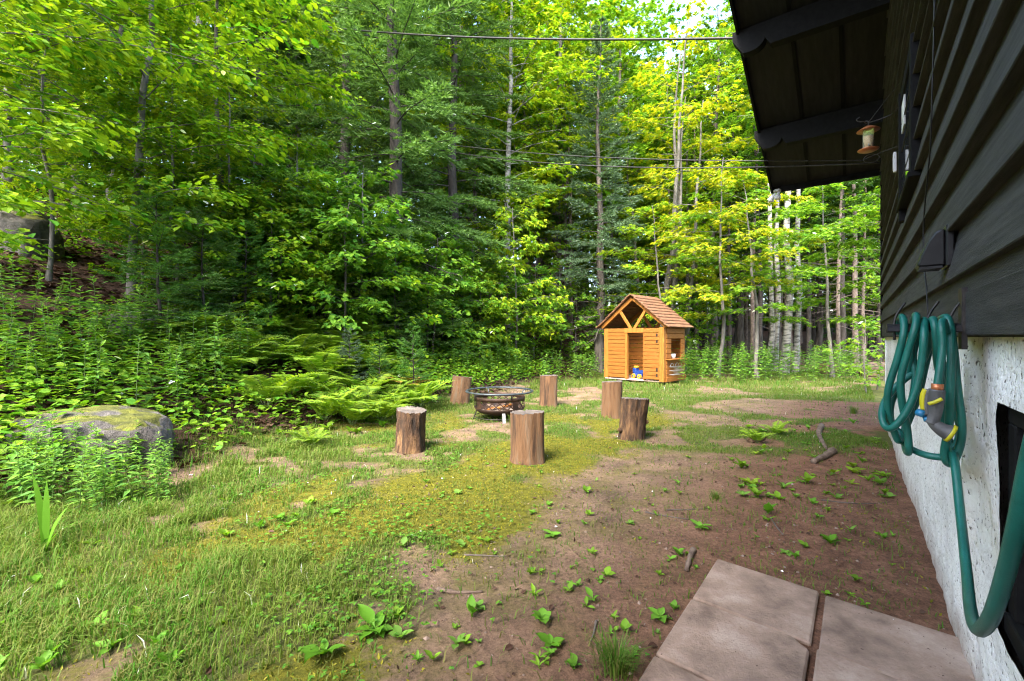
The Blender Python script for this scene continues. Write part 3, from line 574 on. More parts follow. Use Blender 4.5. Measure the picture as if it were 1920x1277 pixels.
# ------------------------------------------------------------------ playhouse
PHX, PHY = 3.184, 11.996; PZ = gz1(PHX+.3, PHY+.3)+.03
ph = empty('playhouse', (PHX, PHY, PZ), (0, 0, math.radians(-45)), label='small orange cedar playhouse with plank roof and open doorway on the lawn', cat='playhouse')
W2, D, HW, ZB = .885, 1.15, 1.40, .06
rp = random.Random(11)
def plank(x0, x1, y0, y1, z0, z1, mt='cedar', name='plank', parent=None):
    m = MB(); cx, cy_, cz = (x0+x1)/2, (y0+y1)/2, (z0+z1)/2
    m.box(x0-cx, x1-cx, y0-cy_, y1-cy_, z0-cz, z1-cz)
    return obj(name, m.me(name), M[mt], parent or ph, loc=(cx, cy_, cz), rot=(rp.uniform(-.004, .004),)*3, bevel=.006)
def wall_planks(x0, x1, y0, y1, za, zb, n, axis_, gap=.009):
    h = (zb-za)/n
    for i in range(n):
        j = rp.uniform(-.004, .004)
        if axis_ == 'x': plank(x0+rp.uniform(0, .008), x1-rp.uniform(0, .008), y0+j, y1+j, za+i*h+gap/2, za+(i+1)*h-gap/2*rp.uniform(.4, 1.6))
        else: plank(x0+j, x1+j, y0+rp.uniform(0, .008), y1-rp.uniform(0, .008), za+i*h+gap/2, za+(i+1)*h-gap/2*rp.uniform(.4, 1.6))
fx = lambda f: -W2+f*2*W2
plank(fx(0), fx(.075), -.005, .09, ZB, HW, 'cedar_post', 'post'); plank(fx(.925), fx(1), -.03, .09, ZB-.02, HW+.02, 'cedar_post', 'post')
plank(fx(0), fx(.06), D-.09, D, ZB, HW, 'cedar_post', 'post'); plank(fx(.94), fx(1), D-.09, D, ZB, HW, 'cedar_post', 'post')
wall_planks(fx(.075), fx(.37), -.012, .012, ZB+.02, HW, 13, 'x')
plank(fx(.372), fx(.412), -.02, .07, ZB, HW-.13, 'cedar_post', 'door_jamb')
wall_planks(fx(.68), fx(.935), -.05, -.031, ZB+.03, HW-.02, 13, 'x')
plank(fx(.665), fx(.70), .0, .06, ZB, HW-.13, 'cedar_post', 'door_jamb')
for z_ in (HW-.22, HW-.38, .30, .16): plank(fx(.885), fx(.91), -.05, -.046, z_, z_+.08, 'black_plastic', 'hinge')
plank(fx(.365), fx(.69), -.03, .05, HW-.12, HW, 'cedar_post', 'lintel')
plank(fx(0), fx(1), .012, .07, HW-.06, HW-.012, 'cedar_post', 'top_rail')
# side wall with serving window, back and far walls
sx0, sx1 = W2-.014, W2+.012
y_a, y_b = .30*D, .78*D; zw0, zw1 = .62, 1.13
wall_planks(sx0, sx1, .09, D-.02, ZB+.02, zw0, 4, 'y'); wall_planks(sx0, sx1, .09, D-.02, zw1, HW, 2, 'y')
wall_planks(sx0, sx1, .09, y_a, zw0, zw1, 4, 'y'); wall_planks(sx0, sx1, y_b, D-.02, zw0, zw1, 4, 'y')
plank(W2-.08, W2+.13, .06, D-.10, zw0-.03, zw0-.005, 'cedar', 'serving_shelf')
plank(W2+.013, W2+.04, .02, D+.0, ZB-.02, ZB+.10, 'cedar', 'base_rail')
wall_planks(-W2-.012, -W2+.014, .09, D-.09, ZB+.02, HW, 12, 'y')
bx0, bx1, bz0, bz1 = .10, .42, .62, .98
wall_planks(-W2+.1, W2-.1, D-.02, D+.005, ZB+.02, bz0, 5, 'x'); wall_planks(-W2+.1, W2-.1, D-.02, D+.005, bz1, HW, 4, 'x')
wall_planks(-W2+.1, bx0, D-.02, D+.005, bz0, bz1, 3, 'x'); wall_planks(bx1, W2-.1, D-.02, D+.005, bz0, bz1, 3, 'x')
for i in range(7): plank(-W2+.02, W2-.02, .0+i*D/7, (i+1)*D/7-.006, ZB-.035, ZB-.002, 'old_floor', 'floor_plank')
for x_ in (-.6, .0, .6): plank(x_-.05, x_+.05, .05, D-.05, -.09, ZB-.036, 'dead_wood', 'skid')
# roof
RZ = 2.27; EX, EZ = W2+.13, 1.42; ang = math.atan2(RZ-EZ, EX); L = math.hypot(EX, RZ-EZ)
YF, YBk = -.13, D+.14
def rafter(x0, z0_, x1, z1_, y0, y1, wd, name='rafter', mt='cedar_post'):
    d = np.array([x1-x0, z1_-z0_]); d = d/np.linalg.norm(d); nn = np.array([-d[1], d[0]])*wd/2
    a = np.array([x0, z0_]); b = np.array([x1, z1_]); m = MB()
    m.extrude([a-nn, b-nn, b+nn, a+nn], 1, y0, y1); obj(name, m.me(name), M[mt], ph, bevel=.005)
for y0, y1 in ((-.04, .03), (D-.05, D+.02)):
    for sx in (-1, 1):
        rafter(sx*(W2+.06), HW+.03, sx*.015, RZ-.085, y0, y1, .09)
        rafter(sx*.05, HW-.01, sx*.36, HW+.44, y0+.01, y1-.015, .075, 'brace')
plank(-.05, .05, .03, D-.05, RZ-.16, RZ-.07, 'cedar_post', 'ridge_beam')
plank(-W2+.05, W2-.05, D-.03, D+.01, HW-.03, HW+.05, 'cedar_post', 'tie_beam')
NR = 10
for sx in (-1, 1):
    for i in range(NR):
        m = MB(); step = L/NR; ln = step+.045
        jy0, jy1 = rp.uniform(-.02, .02), rp.uniform(-.02, .02)
        m.box(-.002, ln, YF+jy0, YBk+jy1, 0, .027)
        c0 = (L-(i+1)*step-.0)         # distance down from the ridge of the upper end
        xo, zo = c0*math.cos(ang), RZ-c0*math.sin(ang)
        tilt = ang-.15
        ob = obj('roof_plank', m.me('roof_plank'), M['cedar_roof'], ph, bevel=.004)
        if sx > 0: ob.matrix_local = Matrix.Translation((xo, 0, zo))@Matrix.Rotation(tilt, 4, 'Y')
        else: ob.matrix_local = Matrix.Translation((-xo, 0, zo))@Matrix.Scale(-1, 4, (1, 0, 0))@Matrix.Rotation(tilt, 4, 'Y')
def PL(x, y, z): return np.array([PHX+.7071*x+.7071*y, PHY-.7071*x+.7071*y, PZ+z])
m = MB(); m.lathe([(.001, 0), (.05, 0), (.056, .12), (.052, .12), (.046, .01), (.001, .01)], 20)
obj('cup', m.me('cup', True), M['white_paint'], None, loc=PL(W2-.01, .50, zw0-.004), label='white cup standing on the serving shelf of the playhouse', cat='cup')
bk = empty('wire_basket', PL(W2+.045, .48, .22), (0, 0, math.radians(-45)), label='grey wire basket hung on the plank side of the playhouse', cat='basket')
m = MB()
for z_ in (0, .10, .20): m.tube([(0, -.30, z_), (.12, -.30, z_), (.12, .22, z_), (0, .22, z_), (0, -.30, z_)], .006, 5)
for y_ in np.linspace(-.30, .22, 9): m.tube([(.0, y_, 0), (.12, y_, 0), (.12, y_, .2)], .004, 5)
obj('basket_wires', m.me('basket_wires'), M['steel'], bk)
for yc in (-.18, .10):
    m = MB(); th = np.linspace(0, np.pi, 9); m.tube(np.stack([0*th+.01, yc+.09*np.cos(th), .2+.09*np.sin(th)], -1), .006, 5); obj('hanger_hook', m.me('hanger_hook', True), M['steel'], bk)
tr = empty('toy_truck', PL(-.02, .35, ZB), (0, 0, math.radians(-60)), label='blue and yellow plastic toy truck parked inside the playhouse doorway', cat='toy truck')
m = MB(); m.box(-.17, .17, -.075, .075, .06, .13); m.box(-.17, -.05, -.07, .07, .13, .27); obj('body', m.me('body'), M['toy_blue'], tr, bevel=.015)
m = MB(); m.box(-.15, -.03, -.06, .06, .272, .33); obj('cab_roof', m.me('cab_roof'), M['toy_yellow'], tr, bevel=.02)
m = MB(); m.extrude([(-.03, .132), (.19, .132), (.22, .24), (-.03, .2)], 1, -.07, .07); obj('bed', m.me('bed'), M['toy_blue'], tr, bevel=.01)
for x_ in (-.11, .11):
    for y_ in (-.095, .095):
        m = MB(); m.tube([(0, -.02, 0), (0, .02, 0)], .062, 16); wh = obj('wheel', m.me('wheel'), M['toy_yellow'], tr, loc=(x_, y_, .062))
        m = MB(); m.tube([(0, -.024, 0), (0, .024, 0)], .025, 12); obj('hub', m.me('hub'), M['toy_blue'], wh)

# ------------------------------------------------------------------ fire pit
FX, FY = -.185, 6.75; FZ = gz1(FX, FY)
fp = empty('fire_pit', (FX, FY, FZ), (0, 0, .18), label='rusty round fire pit with diamond lattice bowl and pale outer rim', cat='fire pit')
m = MB(); m.lathe([(.001, .075), (.2, .08), (.30, .105), (.355, .145), (.375, .185), (.371, .185), (.35, .150), (.295, .112), (.2, .088), (.001, .083)], 48, 0); obj('bowl', m.me('bowl', True), M['rust'], fp)
m = MB(); m.lathe([(.375, .29), (.377, .345), (.371, .345), (.369, .29)], 48, closed=True); obj('top_band', m.me('top_band', True), M['rust'], fp)
m = MB(); nB = 22
for i in range(nB):
    for dr in (-1, 1):
        a0 = i*2*np.pi/nB; t = np.linspace(0, 1, 5); a = a0+dr*t*2*np.pi/nB*1.25; z = .182+t*.112; hw = .022/.375
        Vv = []
        for rr in (.374+.0005*dr, .371+.0005*dr):
            for s_ in (-1, 1): Vv.append(np.stack([rr*np.cos(a+s_*hw/2), rr*np.sin(a+s_*hw/2), z], -1))
        Vv = np.concatenate(Vv); k = np.arange(4)
        m.add(Vv, np.concatenate([np.stack([k+p0, k+p0+1, k+p1+1, k+p1], -1) for p0, p1 in ((0, 5), (15, 10), (5, 15), (10, 0))]))
for i in range(4):                                           # solid panels between the lattice fields
    a = np.linspace(-.12, .12, 5)+i*np.pi/2+.5
    Vv = np.concatenate([np.stack([r_*np.cos(a), r_*np.sin(a), 0*a+z_], -1) for r_, z_ in ((.3745, .18), (.3745, .295), (.3705, .18), (.3705, .295))]); k = np.arange(4)
    m.add(Vv, np.concatenate([np.stack([k+p0, k+p0+1, k+p1+1, k+p1], -1) for p0, p1 in ((0, 5), (15, 10), (5, 15), (10, 0))]))
obj('lattice', m.me('lattice'), M['rust'], fp)
m = MB(); th = np.linspace(0, 2*np.pi, 65); m.lathe([(.485+.02*math.cos(a), .415+.014*math.sin(a)) for a in np.linspace(0, 2*np.pi, 9)[:-1]], 64, closed=True); obj('rim', m.me('rim', True), M['rim_metal'], fp)
for i in range(4):
    a = i*np.pi/2+.3; ca, sa = math.cos(a), math.sin(a)
    m = MB(); m.tube([(.374*ca, .374*sa, .32), (.40*ca, .40*sa, .40), (.475*ca, .475*sa, .415)], .009, 6); obj('rim_post', m.me('rim_post', True), M['rim_metal'], fp)
for i, a in enumerate((-1.55, .0, 1.6, 3.05)):
    R_ = Matrix.Rotation(a, 4, 'Z'); m = MB()
    m.hexa([tuple(R_@Vector(p)) for p in [(x, y, z) for x, z in ((0, 0), (0, 0)) for y in (0,) for _ in (0,)]] if False else [tuple(R_@Vector((x+(0 if z else .06), y, z))) for x in (.325, .337) for y in (-.024, .024) for z in (0, .15)])
    obj('leg', m.me('leg'), M['steel'] if i == 0 else M['dark_metal'], fp)
m = MB(); th = np.linspace(0, 2*np.pi, 33); m.tube(np.stack([.37*np.cos(th), .37*np.sin(th), 0*th+.05], -1), .006, 5); obj('leg_ring', m.me('leg_ring', True), M['dark_metal'], fp)
m = MB(); rr_ = np.random.default_rng(2).uniform(.9, 1.1, (4, 24)); m.lathe([(.001, .15), (.12, .145), (.24, .125), (.30, .115)], 24, jitter=rr_); obj('ash', m.me('ash', True), M['ash'], fp)
for i in range(5):
    a = rp.uniform(0, 6.28); m = MB(); m.tube(crom([(.2*math.cos(a), .2*math.sin(a), .15), (0, .02*i-.04, .17), (-.22*math.cos(a+.3), -.22*math.sin(a+.3), .19)], 5), .02-.002*i, 7); obj('charred_stick', m.me('charred_stick', True), M['cedar'] if i < 1 else M['dead_wood'], fp)

# ------------------------------------------------------------------ log seats
def stump(u, vb, Y, dia, h, tilt, seed, mt, label, knots=(), taper=1.0):
    r = np.random.default_rng(seed); x = (u-960)/F*Y; n = 88; K = 26; rough = 1.0 if mt == 'bark_stump' else .45
    th = np.arange(n)/n*2*np.pi; R = dia/2
    base = 1+.05*np.sin(2*th+r.uniform(0, 6))+.035*np.sin(3*th+r.uniform(0, 6))+.02*np.sin(7*th+r.uniform(0, 6))
    zz = np.concatenate([[-.04], np.linspace(0, 1, K)*h]); o_ = seed*3
    per = lambda f, s_, k_: .5*(fbm(np.cos(th)[None]*f+0*zz[:, None], np.sin(th)[None]*f+zz[:, None]*s_, 1, o_+k_)+fbm(np.sin(th)[None]*f+7+0*zz[:, None], zz[:, None]*s_+np.cos(th)[None]*f, 1, o_+k_+4))
    ridge = per(9, 5, 1); flake = sst(.47, .55, per(3.2, 6, 2))
    jit = base[None]*(1+rough*(.16*(ridge-.5)-.055*(1-flake)))
    prof = np.stack([R*np.interp(zz/h, [0, .12, .5, 1], [1.06, 1.0, .98, taper]), zz], -1)
    m = MB(); m.lathe(prof, n, 0, jitter=jit)
    cut = .012*np.sin(th*1+r.uniform(0, 6))+.004*r.normal(0, 1, n)
    m.V[-1].reshape(len(zz), n, 3)[-1, :, 2] += cut
    pt = np.array([(prof[-1, 0], h), (prof[-1, 0]*.8, h+.001), (prof[-1, 0]*.4, h-.003), (.001, h)])
    m.lathe(pt, n, 1, jitter=np.stack([jit[-1]]*4)); m.V[-1].reshape(4, n, 3)[:, :, 2] += cut[None]*np.array([1, .8, .4, 0])[:, None]
    o = obj('log_stump', m.me('log_stump', True), [M[mt], M['cut_wood']], None, loc=(x, Y, gz1(x, Y)-.01), rot=(tilt[0], tilt[1], r.uniform(0, 6)) if False else (tilt[0], tilt[1], 0), label=label, cat='log stump', group='log seats around the fire pit')
    for (a, z_) in knots:
        k_ = MB(); ca, sa = math.cos(a), math.sin(a); k_.tube([(R*.9*ca, R*.9*sa, z_), (R*1.12*ca, R*1.12*sa, z_+.012), (R*1.2*ca, R*1.2*sa, z_+.015)], [.03, .02, .012], 8); obj('knot', k_.me('knot', True), M[mt], o)
    return o
stump(769, 850, 4.84, .315, .445, (.0, .035), 1, 'bark_stump', 'stout log stump with flaking dark bark beside the ferns', taper=1.03)
stump(988, 872, 4.40, .315, .475, (-.09, .0), 2, 'grain_stump', 'bare straight grained log stump, half grey half red brown, on the mossy edge')
stump(861, 743, 8.20, .345, .49, (-.05, .10), 3, 'grain_stump', 'leaning light brown log stump behind the fire pit rim')
stump(1028, 754, 7.95, .325, .545, (-.09, .02), 4, 'grain_stump', 'upright brown log stump between the fire pit and the playhouse')
stump(1147, 785, 6.85, .325, .535, (-.03, .02), 5, 'grain_stump', 'tall greyish log stump paired with a knotty one', taper=1.0)
stump(1183, 828, 5.38, .30, .49, (-.02, .09), 6, 'bark_stump', 'knotty leaning log stump with broken branch stubs by the bare soil', knots=((-2.9, .10), (-.2, .22), (.1, .44)), taper=1.06)
# ------------------------------------------------------------------ plant generators
LEAF = {
 'ovate': (np.array([(0, 0, 0), (.28, .27, .05), (.66, .23, .03), (1, 0, -.10), (.66, -.23, .03), (.28, -.27, .05)]), np.array([(0, 3, 2, 1), (0, 5, 4, 3)])),
 'lance': (np.array([(0, 0, 0), (.4, .11, .03), (1, 0, -.12), (.4, -.11, .03)]), np.array([(0, 2, 1), (0, 3, 2)])),
 'maple3': (np.array([(0, 0, 0), (.22, .34, .02), (.66, .50, -.06), (.52, .15, .03), (1, 0, -.10), (.52, -.15, .03), (.66, -.50, -.06), (.22, -.34, .02)]), np.array([(0, 3, 2, 1), (0, 7, 6, 5), (0, 5, 4, 3)])),
 'maple5': (np.array([(0, 0, 0), (-.02, .40, -.03), (.24, .2, .02), (.62, .52, -.06), (.52, .15, .02), (1, 0, -.1), (.52, -.15, .02), (.62, -.52, -.06), (.24, -.2, .02), (-.02, -.40, -.03)]),
            np.array([(0, 2, 1), (0, 4, 3), (0, 3, 2), (0, 5, 4), (0, 6, 5), (0, 7, 6), (0, 8, 7), (0, 9, 8)])),
 'needle': (np.array([(0, .5, 0), (1, 0, 0), (0, -.5, 0)]), np.array([(0, 2, 1)])),
}
def leaves(mb, kind, pos, fwd, up, size, m=0, width=1.0):
    T, Fc = LEAF[kind]; T = T*np.array([1, width, 1]); pos = np.asarray(pos, float); N = len(pos)
    if N == 0: return
    f = nrm(np.asarray(fwd, float)); s = nrm(np.cross(up, f)); n_ = np.cross(f, s); size = np.broadcast_to(np.asarray(size, float), (N,))
    V = pos[:, None]+size[:, None, None]*(T[None, :, 0:1]*f[:, None]+T[None, :, 1:2]*s[:, None]+T[None, :, 2:3]*n_[:, None])
    Fa = (Fc[None]+(np.arange(N)*len(T))[:, None, None]).reshape(-1, Fc.shape[1])
    mb.add(V.reshape(-1, 3), Fa, m)
UP = np.array([0, 0, 1.])
def decid(seed, H, r0, lo, nl, ll, ntw, nlf, size, kind='maple3', lean=(0, 0), up=.45, droop=.35, stems=1, shape='round', width=1.0, sides=7, flat=.35):
    """trunk with limbs, and the leaves on their twigs"""
    r = np.random.default_rng(seed); tb = MB(); lb = MB()
    LP, LF, LU, LS = [], [], [], []
    for st in range(stems):
        off = np.array([r.normal(0, .22), r.normal(0, .22), 0]) if stems > 1 else np.zeros(3)
        ln = np.array(lean)+(r.normal(0, .07, 2) if stems > 1 else 0)
        n = 12; t = np.linspace(0, 1, n); hh = H*(1 if st == 0 else r.uniform(.75, .98))
        wob = np.cumsum(r.normal(0, .012*hh, (n, 2)), 0)*.5; wob -= wob[0]
        path = np.stack([off[0]+ln[0]*hh*t+wob[:, 0], off[1]+ln[1]*hh*t+wob[:, 1], hh*t-.1], -1)
        rad = (r0*(1 if st == 0 else r.uniform(.6, .9)))*(1-.88*t)+.004; rad[0] *= 1.35
        tb.tube(path, rad, sides, cap=False)
        k = nl//stems
        for i in range(k):
            ft = (i+r.uniform(.2, .8))/k; f_ = lo/hh+(1-lo/hh)*ft**.9*.98
            p0 = np.array([np.interp(f_, t, path[:, c]) for c in range(3)])
            az = i*2.39996+r.normal(0, .5)+st
            pr = {'round': math.sin(math.pi*(.18+.8*ft))**.7, 'cone': 1.05-.85*ft, 'top': .35+.65*ft if ft < .75 else 1.6-1.0*ft}[shape]
            L = ll*pr*r.uniform(.7, 1.15); el = up*(.4+ft*1.1)+r.normal(0, .1)
            m_ = 7; s_ = np.linspace(0, 1, m_); az_ = az+np.cumsum(r.normal(0, .08, m_))
            e_ = el*(1-s_)-droop*s_*s_
            st_ = np.stack([np.cos(az_)*np.cos(e_), np.sin(az_)*np.cos(e_), np.sin(e_)], -1)*L/(m_-1)
            pa = p0+np.vstack([np.zeros(3), np.cumsum(st_[:-1], 0)])
            rr = max(r0*.2*(1-f_*.75), .004); tb.tube(pa, rr*(1-.85*s_)+.002, 4, cap=False)
            nt = max(3, int(ntw*(L/ll)**.7))
            for j in range(nt):
                w_ = .15+.85*(j+r.uniform(0, .8))/nt; q0 = np.array([np.interp(w_, s_, pa[:, c]) for c in range(3)])
                sd = 1 if j % 2 else -1; a2 = np.interp(w_, s_, az_)+sd*r.uniform(.5, 1.15)*(1-.5*w_)
                Lt = L*r.uniform(.22, .42)*(1.1-.55*w_)+.12; e2_ = np.interp(w_, s_, e_)*.4+r.normal(0, .12)
                d = np.array([math.cos(a2)*math.cos(e2_), math.sin(a2)*math.cos(e2_), math.sin(e2_)])
                nn = max(4, int(nlf*min(1.3, .45+Lt/(.3*ll))))
                x = r.uniform(.08, 1.0, nn); g = q0+d*(Lt*x)[:, None]+r.normal(0, .035, (nn, 3))*np.array([1, 1, 1.2])
                g[:, 2] -= droop*.35*Lt*x**2
                if j % 2 == 0: tb.tube([q0, q0+d*Lt*.5-UP*droop*.09*Lt, q0+d*Lt-UP*droop*.35*Lt], [.005, .003, .0015], 3, cap=False)
                fa = a2+r.choice([-1, 1], nn)*r.uniform(.2, 1.2, nn)
                fd = np.stack([np.cos(fa), np.sin(fa), -r.uniform(.05, .75, nn)], -1)
                uu = UP+r.normal(0, flat, (nn, 3))
                LP.append(g); LF.append(fd); LU.append(uu); LS.append(size*r.uniform(.65, 1.2, nn))
    leaves(lb, kind, np.vstack(LP), np.vstack(LF), np.vstack(LU), np.concatenate(LS), width=width)
    return tb.me('trunk', True), lb.me('crown')
def conifer(seed, H, r0, lo, nb, bl, shape=1.0, droop=.25, tw=9, nd=9, nsize=.075, dead=0, twl=.34, upt=.15, wn=.26):
    r = np.random.default_rng(seed); tb = MB(); lb = MB(); n = 10; t = np.linspace(0, 1, n)
    wob = np.cumsum(r.normal(0, .004*H, (n, 2)), 0); wob -= wob[0]
    path = np.stack([wob[:, 0], wob[:, 1], H*t-.1], -1); rad = r0*(1-.93*t)+.003; rad[0] *= 1.4; tb.tube(path, rad, 8, cap=False)
    LP, LF, LU, LS = [], [], [], []
    for i in range(nb):
        ft = (i+r.uniform(0, 1))/nb; z = lo+(H*.985-lo)*ft; isd = z < dead
        L = bl*((1-ft)**.75*shape+.05)*r.uniform(.65, 1.15)*(1 if ft > .12 else .8); az = i*2.39996+r.normal(0, .4)
        m_ = 6; s_ = np.linspace(0, 1, m_); el = -.15+.75*ft+r.normal(0, .08); e_ = el-droop*np.sin(s_*2.4)+upt*s_*2
        st_ = np.stack([np.cos(az)*np.cos(e_), np.sin(az)*np.cos(e_), np.sin(e_)], -1)*L/(m_-1)
        p0 = np.array([np.interp(z/H, t, path[:, 0]), np.interp(z/H, t, path[:, 1]), z]); pa = p0+np.vstack([np.zeros(3), np.cumsum(st_[:-1], 0)])
        tb.tube(pa, max(.006, r0*.13*(1-ft*.7))*(1-.8*s_)+.0015, 4, cap=False)
        nt = max(4, int(tw*2*(L/bl)**.6))
        for j in range(nt):
            w_ = .12+.9*(j+.5)/nt; w_ = min(w_, 1); q0 = np.array([np.interp(w_, s_, pa[:, c]) for c in range(3)]); sd = 1 if j % 2 else -1
            a2 = az+sd*r.uniform(.55, 1.0)*(1.05-w_*.6); e2 = np.interp(w_, s_, e_)*.5-.12+r.normal(0, .12)
            Lt = (twl*L+.08)*(1.15-.85*w_)*r.uniform(.7, 1.2); d = np.array([math.cos(a2)*math.cos(e2), math.sin(a2)*math.cos(e2), math.sin(e2)])
            if isd:
                if j % 2 == 0: tb.tube([q0, q0+d*Lt*.6+r.normal(0, .04, 3), q0+d*Lt+r.normal(0, .08, 3)], [.005, .003, .0015], 3, cap=False)
                continue
            nn = max(5, int(nd*(.5+Lt/(twl*bl))*1.4)); x = np.linspace(.02, 1.05, nn)+r.normal(0, .02, nn)
            for s2 in (-1, 1):
                fa = a2+s2*r.uniform(.45, .95, nn)
                g = q0+d*(Lt*x)[:, None]-UP*(droop*.25*Lt*x**2)[:, None]
                LP.append(g); LF.append(np.stack([np.cos(fa), np.sin(fa), e2+r.normal(.05, .35, nn)], -1)); LU.append(UP+r.normal(0, .5, (nn, 3))); LS.append(nsize*r.uniform(.7, 1.35, nn))
            LP.append(q0+d*(Lt*x)[:, None]-UP*(droop*.25*Lt*x**2)[:, None]); LF.append(d+r.normal(0, .3, (nn, 3))+UP*.4); LU.append(r.normal(0, 1, (nn, 3))+np.array([0, .01, 0])); LS.append(nsize*r.uniform(.7, 1.3, nn))
    leaves(lb, 'needle', np.vstack(LP), np.vstack(LF), np.vstack(LU), np.concatenate(LS), width=wn)
    return tb.me('trunk', True), lb.me('crown')
def tree(lib, u, Y, mats, name, label, group=None, cat='tree', scale=1, rz=None, X=None, sink=.03):
    x = (u-960)/F*Y if X is None else X; rz = RT.uniform(0, 6.28) if rz is None else rz
    sc = scale if not np.isscalar(scale) else (scale*RT.uniform(.95, 1.05), scale*RT.uniform(.95, 1.05), scale)
    e = empty(name, (x, Y, gz1(x, Y)-sink), (0, 0, rz), sc, label, cat, group)
    obj('trunk', lib[0], M[mats[0]], e)
    if lib[1] is not None: obj('crown', lib[1], M[mats[1]], e, kind='stuff')
    return e
RT = random.Random(21)

# ---- libraries
forest = [decid(s, 13, .14, 2.4, 66, 2.9, 11, 15, .17, 'maple3', shape='round') for s in (1, 2, 3)]
forest_low = [decid(s, 9, .08, 1.6, 40, 2.2, 9, 12, .15, 'maple3', shape='round') for s in (4, 5)]
high = [decid(s, 17, .13, 8.0, 34, 2.8, 9, 12, .19, 'maple3', shape='round') for s in (6, 7)]
tier = [decid(s, 6.5, .06, 1.9, 26, 2.3, 12, 15, .135, 'maple5', up=.28, droop=.32, flat=.22, shape='round') for s in (8, 9)]
shrub = [decid(s, 3.4, .03, .35, 26, 1.25, 9, 11, .12, 'maple3', up=.4, droop=.3, flat=.35) for s in (10, 11)]
broad = [decid(s, 3.0, .025, .3, 22, 1.2, 8, 9, .13, 'ovate', up=.4, droop=.3, flat=.35, width=1.15) for s in (12, 13)]
beech = [decid(s, 7.5, .05, 1.0, 34, 2.3, 11, 13, .135, 'ovate', up=.3, droop=.3, flat=.25, width=1.2, sides=8) for s in (14, 15)]
clump = decid(16, 12, .13, 3.2, 56, 2.8, 10, 13, .16, 'maple5', up=.35, stems=4, shape='top')
sapling = [decid(s, 1.5, .012, .25, 11, .6, 5, 6, .10, 'maple5', up=.35, flat=.25) for s in (17, 18)]
spruce = [conifer(s, 16, .19, 1.6, 112, 3.1, tw=11, nd=10, nsize=.125, droop=.45, dead=2.3) for s in (20, 21)]
bspruce = conifer(22, 11.5, .16, 1.0, 120, 2.3, tw=10, nd=10, nsize=.10, droop=.3, dead=2.3)
hemlock = [conifer(s, 11, .13, .5, 76, 2.4, tw=10, nd=9, nsize=.10, droop=.4, wn=.35) for s in (23, 24)]
fir = [conifer(s, 2.2, .025, .1, 44, 1.05, tw=9, nd=9, nsize=.055, droop=.1, wn=.2) for s in (25, 26)]
firlet = conifer(27, 1.35, .014, .06, 34, .5, tw=7, nd=9, nsize=.036, droop=.0, upt=.25, wn=.2)
bare = [conifer(s, 14, .10, 2.0, 40, 1.6, tw=5, nd=6, nsize=.14, droop=.3, dead=5.5, wn=.4) for s in (28, 29)]

near_beech = decid(31, 7.5, .05, .8, 44, 2.3, 14, 17, .098, 'ovate', up=.3, droop=.3, flat=.28, width=1.2, sides=8)
near_maple = decid(32, 8, .06, 1.0, 42, 2.4, 13, 15, .105, 'maple5', up=.3, droop=.3, flat=.28, sides=8)
# ---- trees that stand out
tree(spruce[0], 735, 11.0, ('bark_dark', 'spruce'), 'spruce_tree', 'big feathery spruce with drooping boughs under the power cable')
tree(spruce[1], 640, 13.2, ('bark_dark', 'spruce'), 'spruce_tree', 'thick dark trunked spruce with open sky showing beneath its boughs')
tree(spruce[1], 850, 13.2, ('bark_dark', 'spruce'), 'spruce_tree', 'slim spruce with dull green boughs behind the feathery one', scale=.95)
tree(hemlock[0], 470, 14.0, ('bark_dark', 'hemlock'), 'hemlock_tree', 'dark hemlock with dense blackish foliage beside the birch', scale=1.15)
tree(hemlock[1], 540, 16.0, ('bark_dark', 'hemlock'), 'hemlock_tree', 'dark hemlock partly hidden behind the thick trunked spruce', scale=1.2)
tree(bspruce, 1122, 14.6, ('bark', 'spruce_blue'), 'spruce_tree', 'bluish spruce with dead grey lower twigs behind the playhouse')
tree(clump, 1265, 15.8, ('bark_grey', 'maple_yellow'), 'maple_tree', 'maple of several stems with a golden yellow top')
tree(forest[0], 955, 15.5, ('birch', 'maple_lime'), 'birch_tree', 'pale stemmed tree full of bright lime leaves behind the wires', scale=(1.05, 1.05, 1.05))
tree(forest[1], 1035, 18.5, ('bark_grey', 'maple_lime'), 'maple_tree', 'tall lime green maple rising above the bluish spruce', scale=1.2)
tree(forest[2], 880, 18.0, ('bark', 'maple_green'), 'maple_tree', 'green maple filling the gap beside the feathery spruce', scale=1.15)
tree(tier[0], 1345, 13.4, ('bark_grey', 'maple_yellow'), 'maple_tree', 'low maple spreading yellow green tiers over the playhouse side', rz=2.6)
tree(tier[1], 1420, 12.9, ('bark_grey', 'maple_green'), 'maple_tree', 'slender understorey maple with flat green tiers by the birch trunks', rz=.5, scale=.9)
tree(tier[0], 1560, 13.6, ('bark_grey', 'maple_green'), 'maple_tree', 'green understorey maple between the birches and the house', rz=.4, scale=.95)
tree(tier[1], 1240, 14.6, ('bark_grey', 'maple_lime'), 'maple_tree', 'small maple with lime sprays tucked beside the bluish spruce', rz=1.4, scale=.85)
tree(tier[1], 1660, 12.5, ('bark_grey', 'maple_green'), 'maple_tree', 'green maple half hidden by the far corner of the house', rz=2.4, scale=.9)
tree(shrub[0], 968, 12.6, ('bark_grey', 'maple_lime'), 'maple_sapling', 'tallest maple sapling of the thicket, with lime yellow leaves', cat='sapling', scale=(1.05, 1.05, 1.35))
tree(near_beech, 247, 7.2, ('bark_grey', 'beech'), 'beech_tree', 'young beech with smooth grey stem on the leafy bank', scale=1.25, rz=.3)
tree(beech[1], 330, 7.4, ('bark_grey', 'beech'), 'beech_tree', 'low beech spreading bright boughs over the young firs', rz=1.1, scale=.62)
tree(beech[0], 430, 8.2, ('bark_grey', 'maple_lime'), 'beech_tree', 'low lime green beech between the bank and the thicket', rz=2.2, scale=.6)
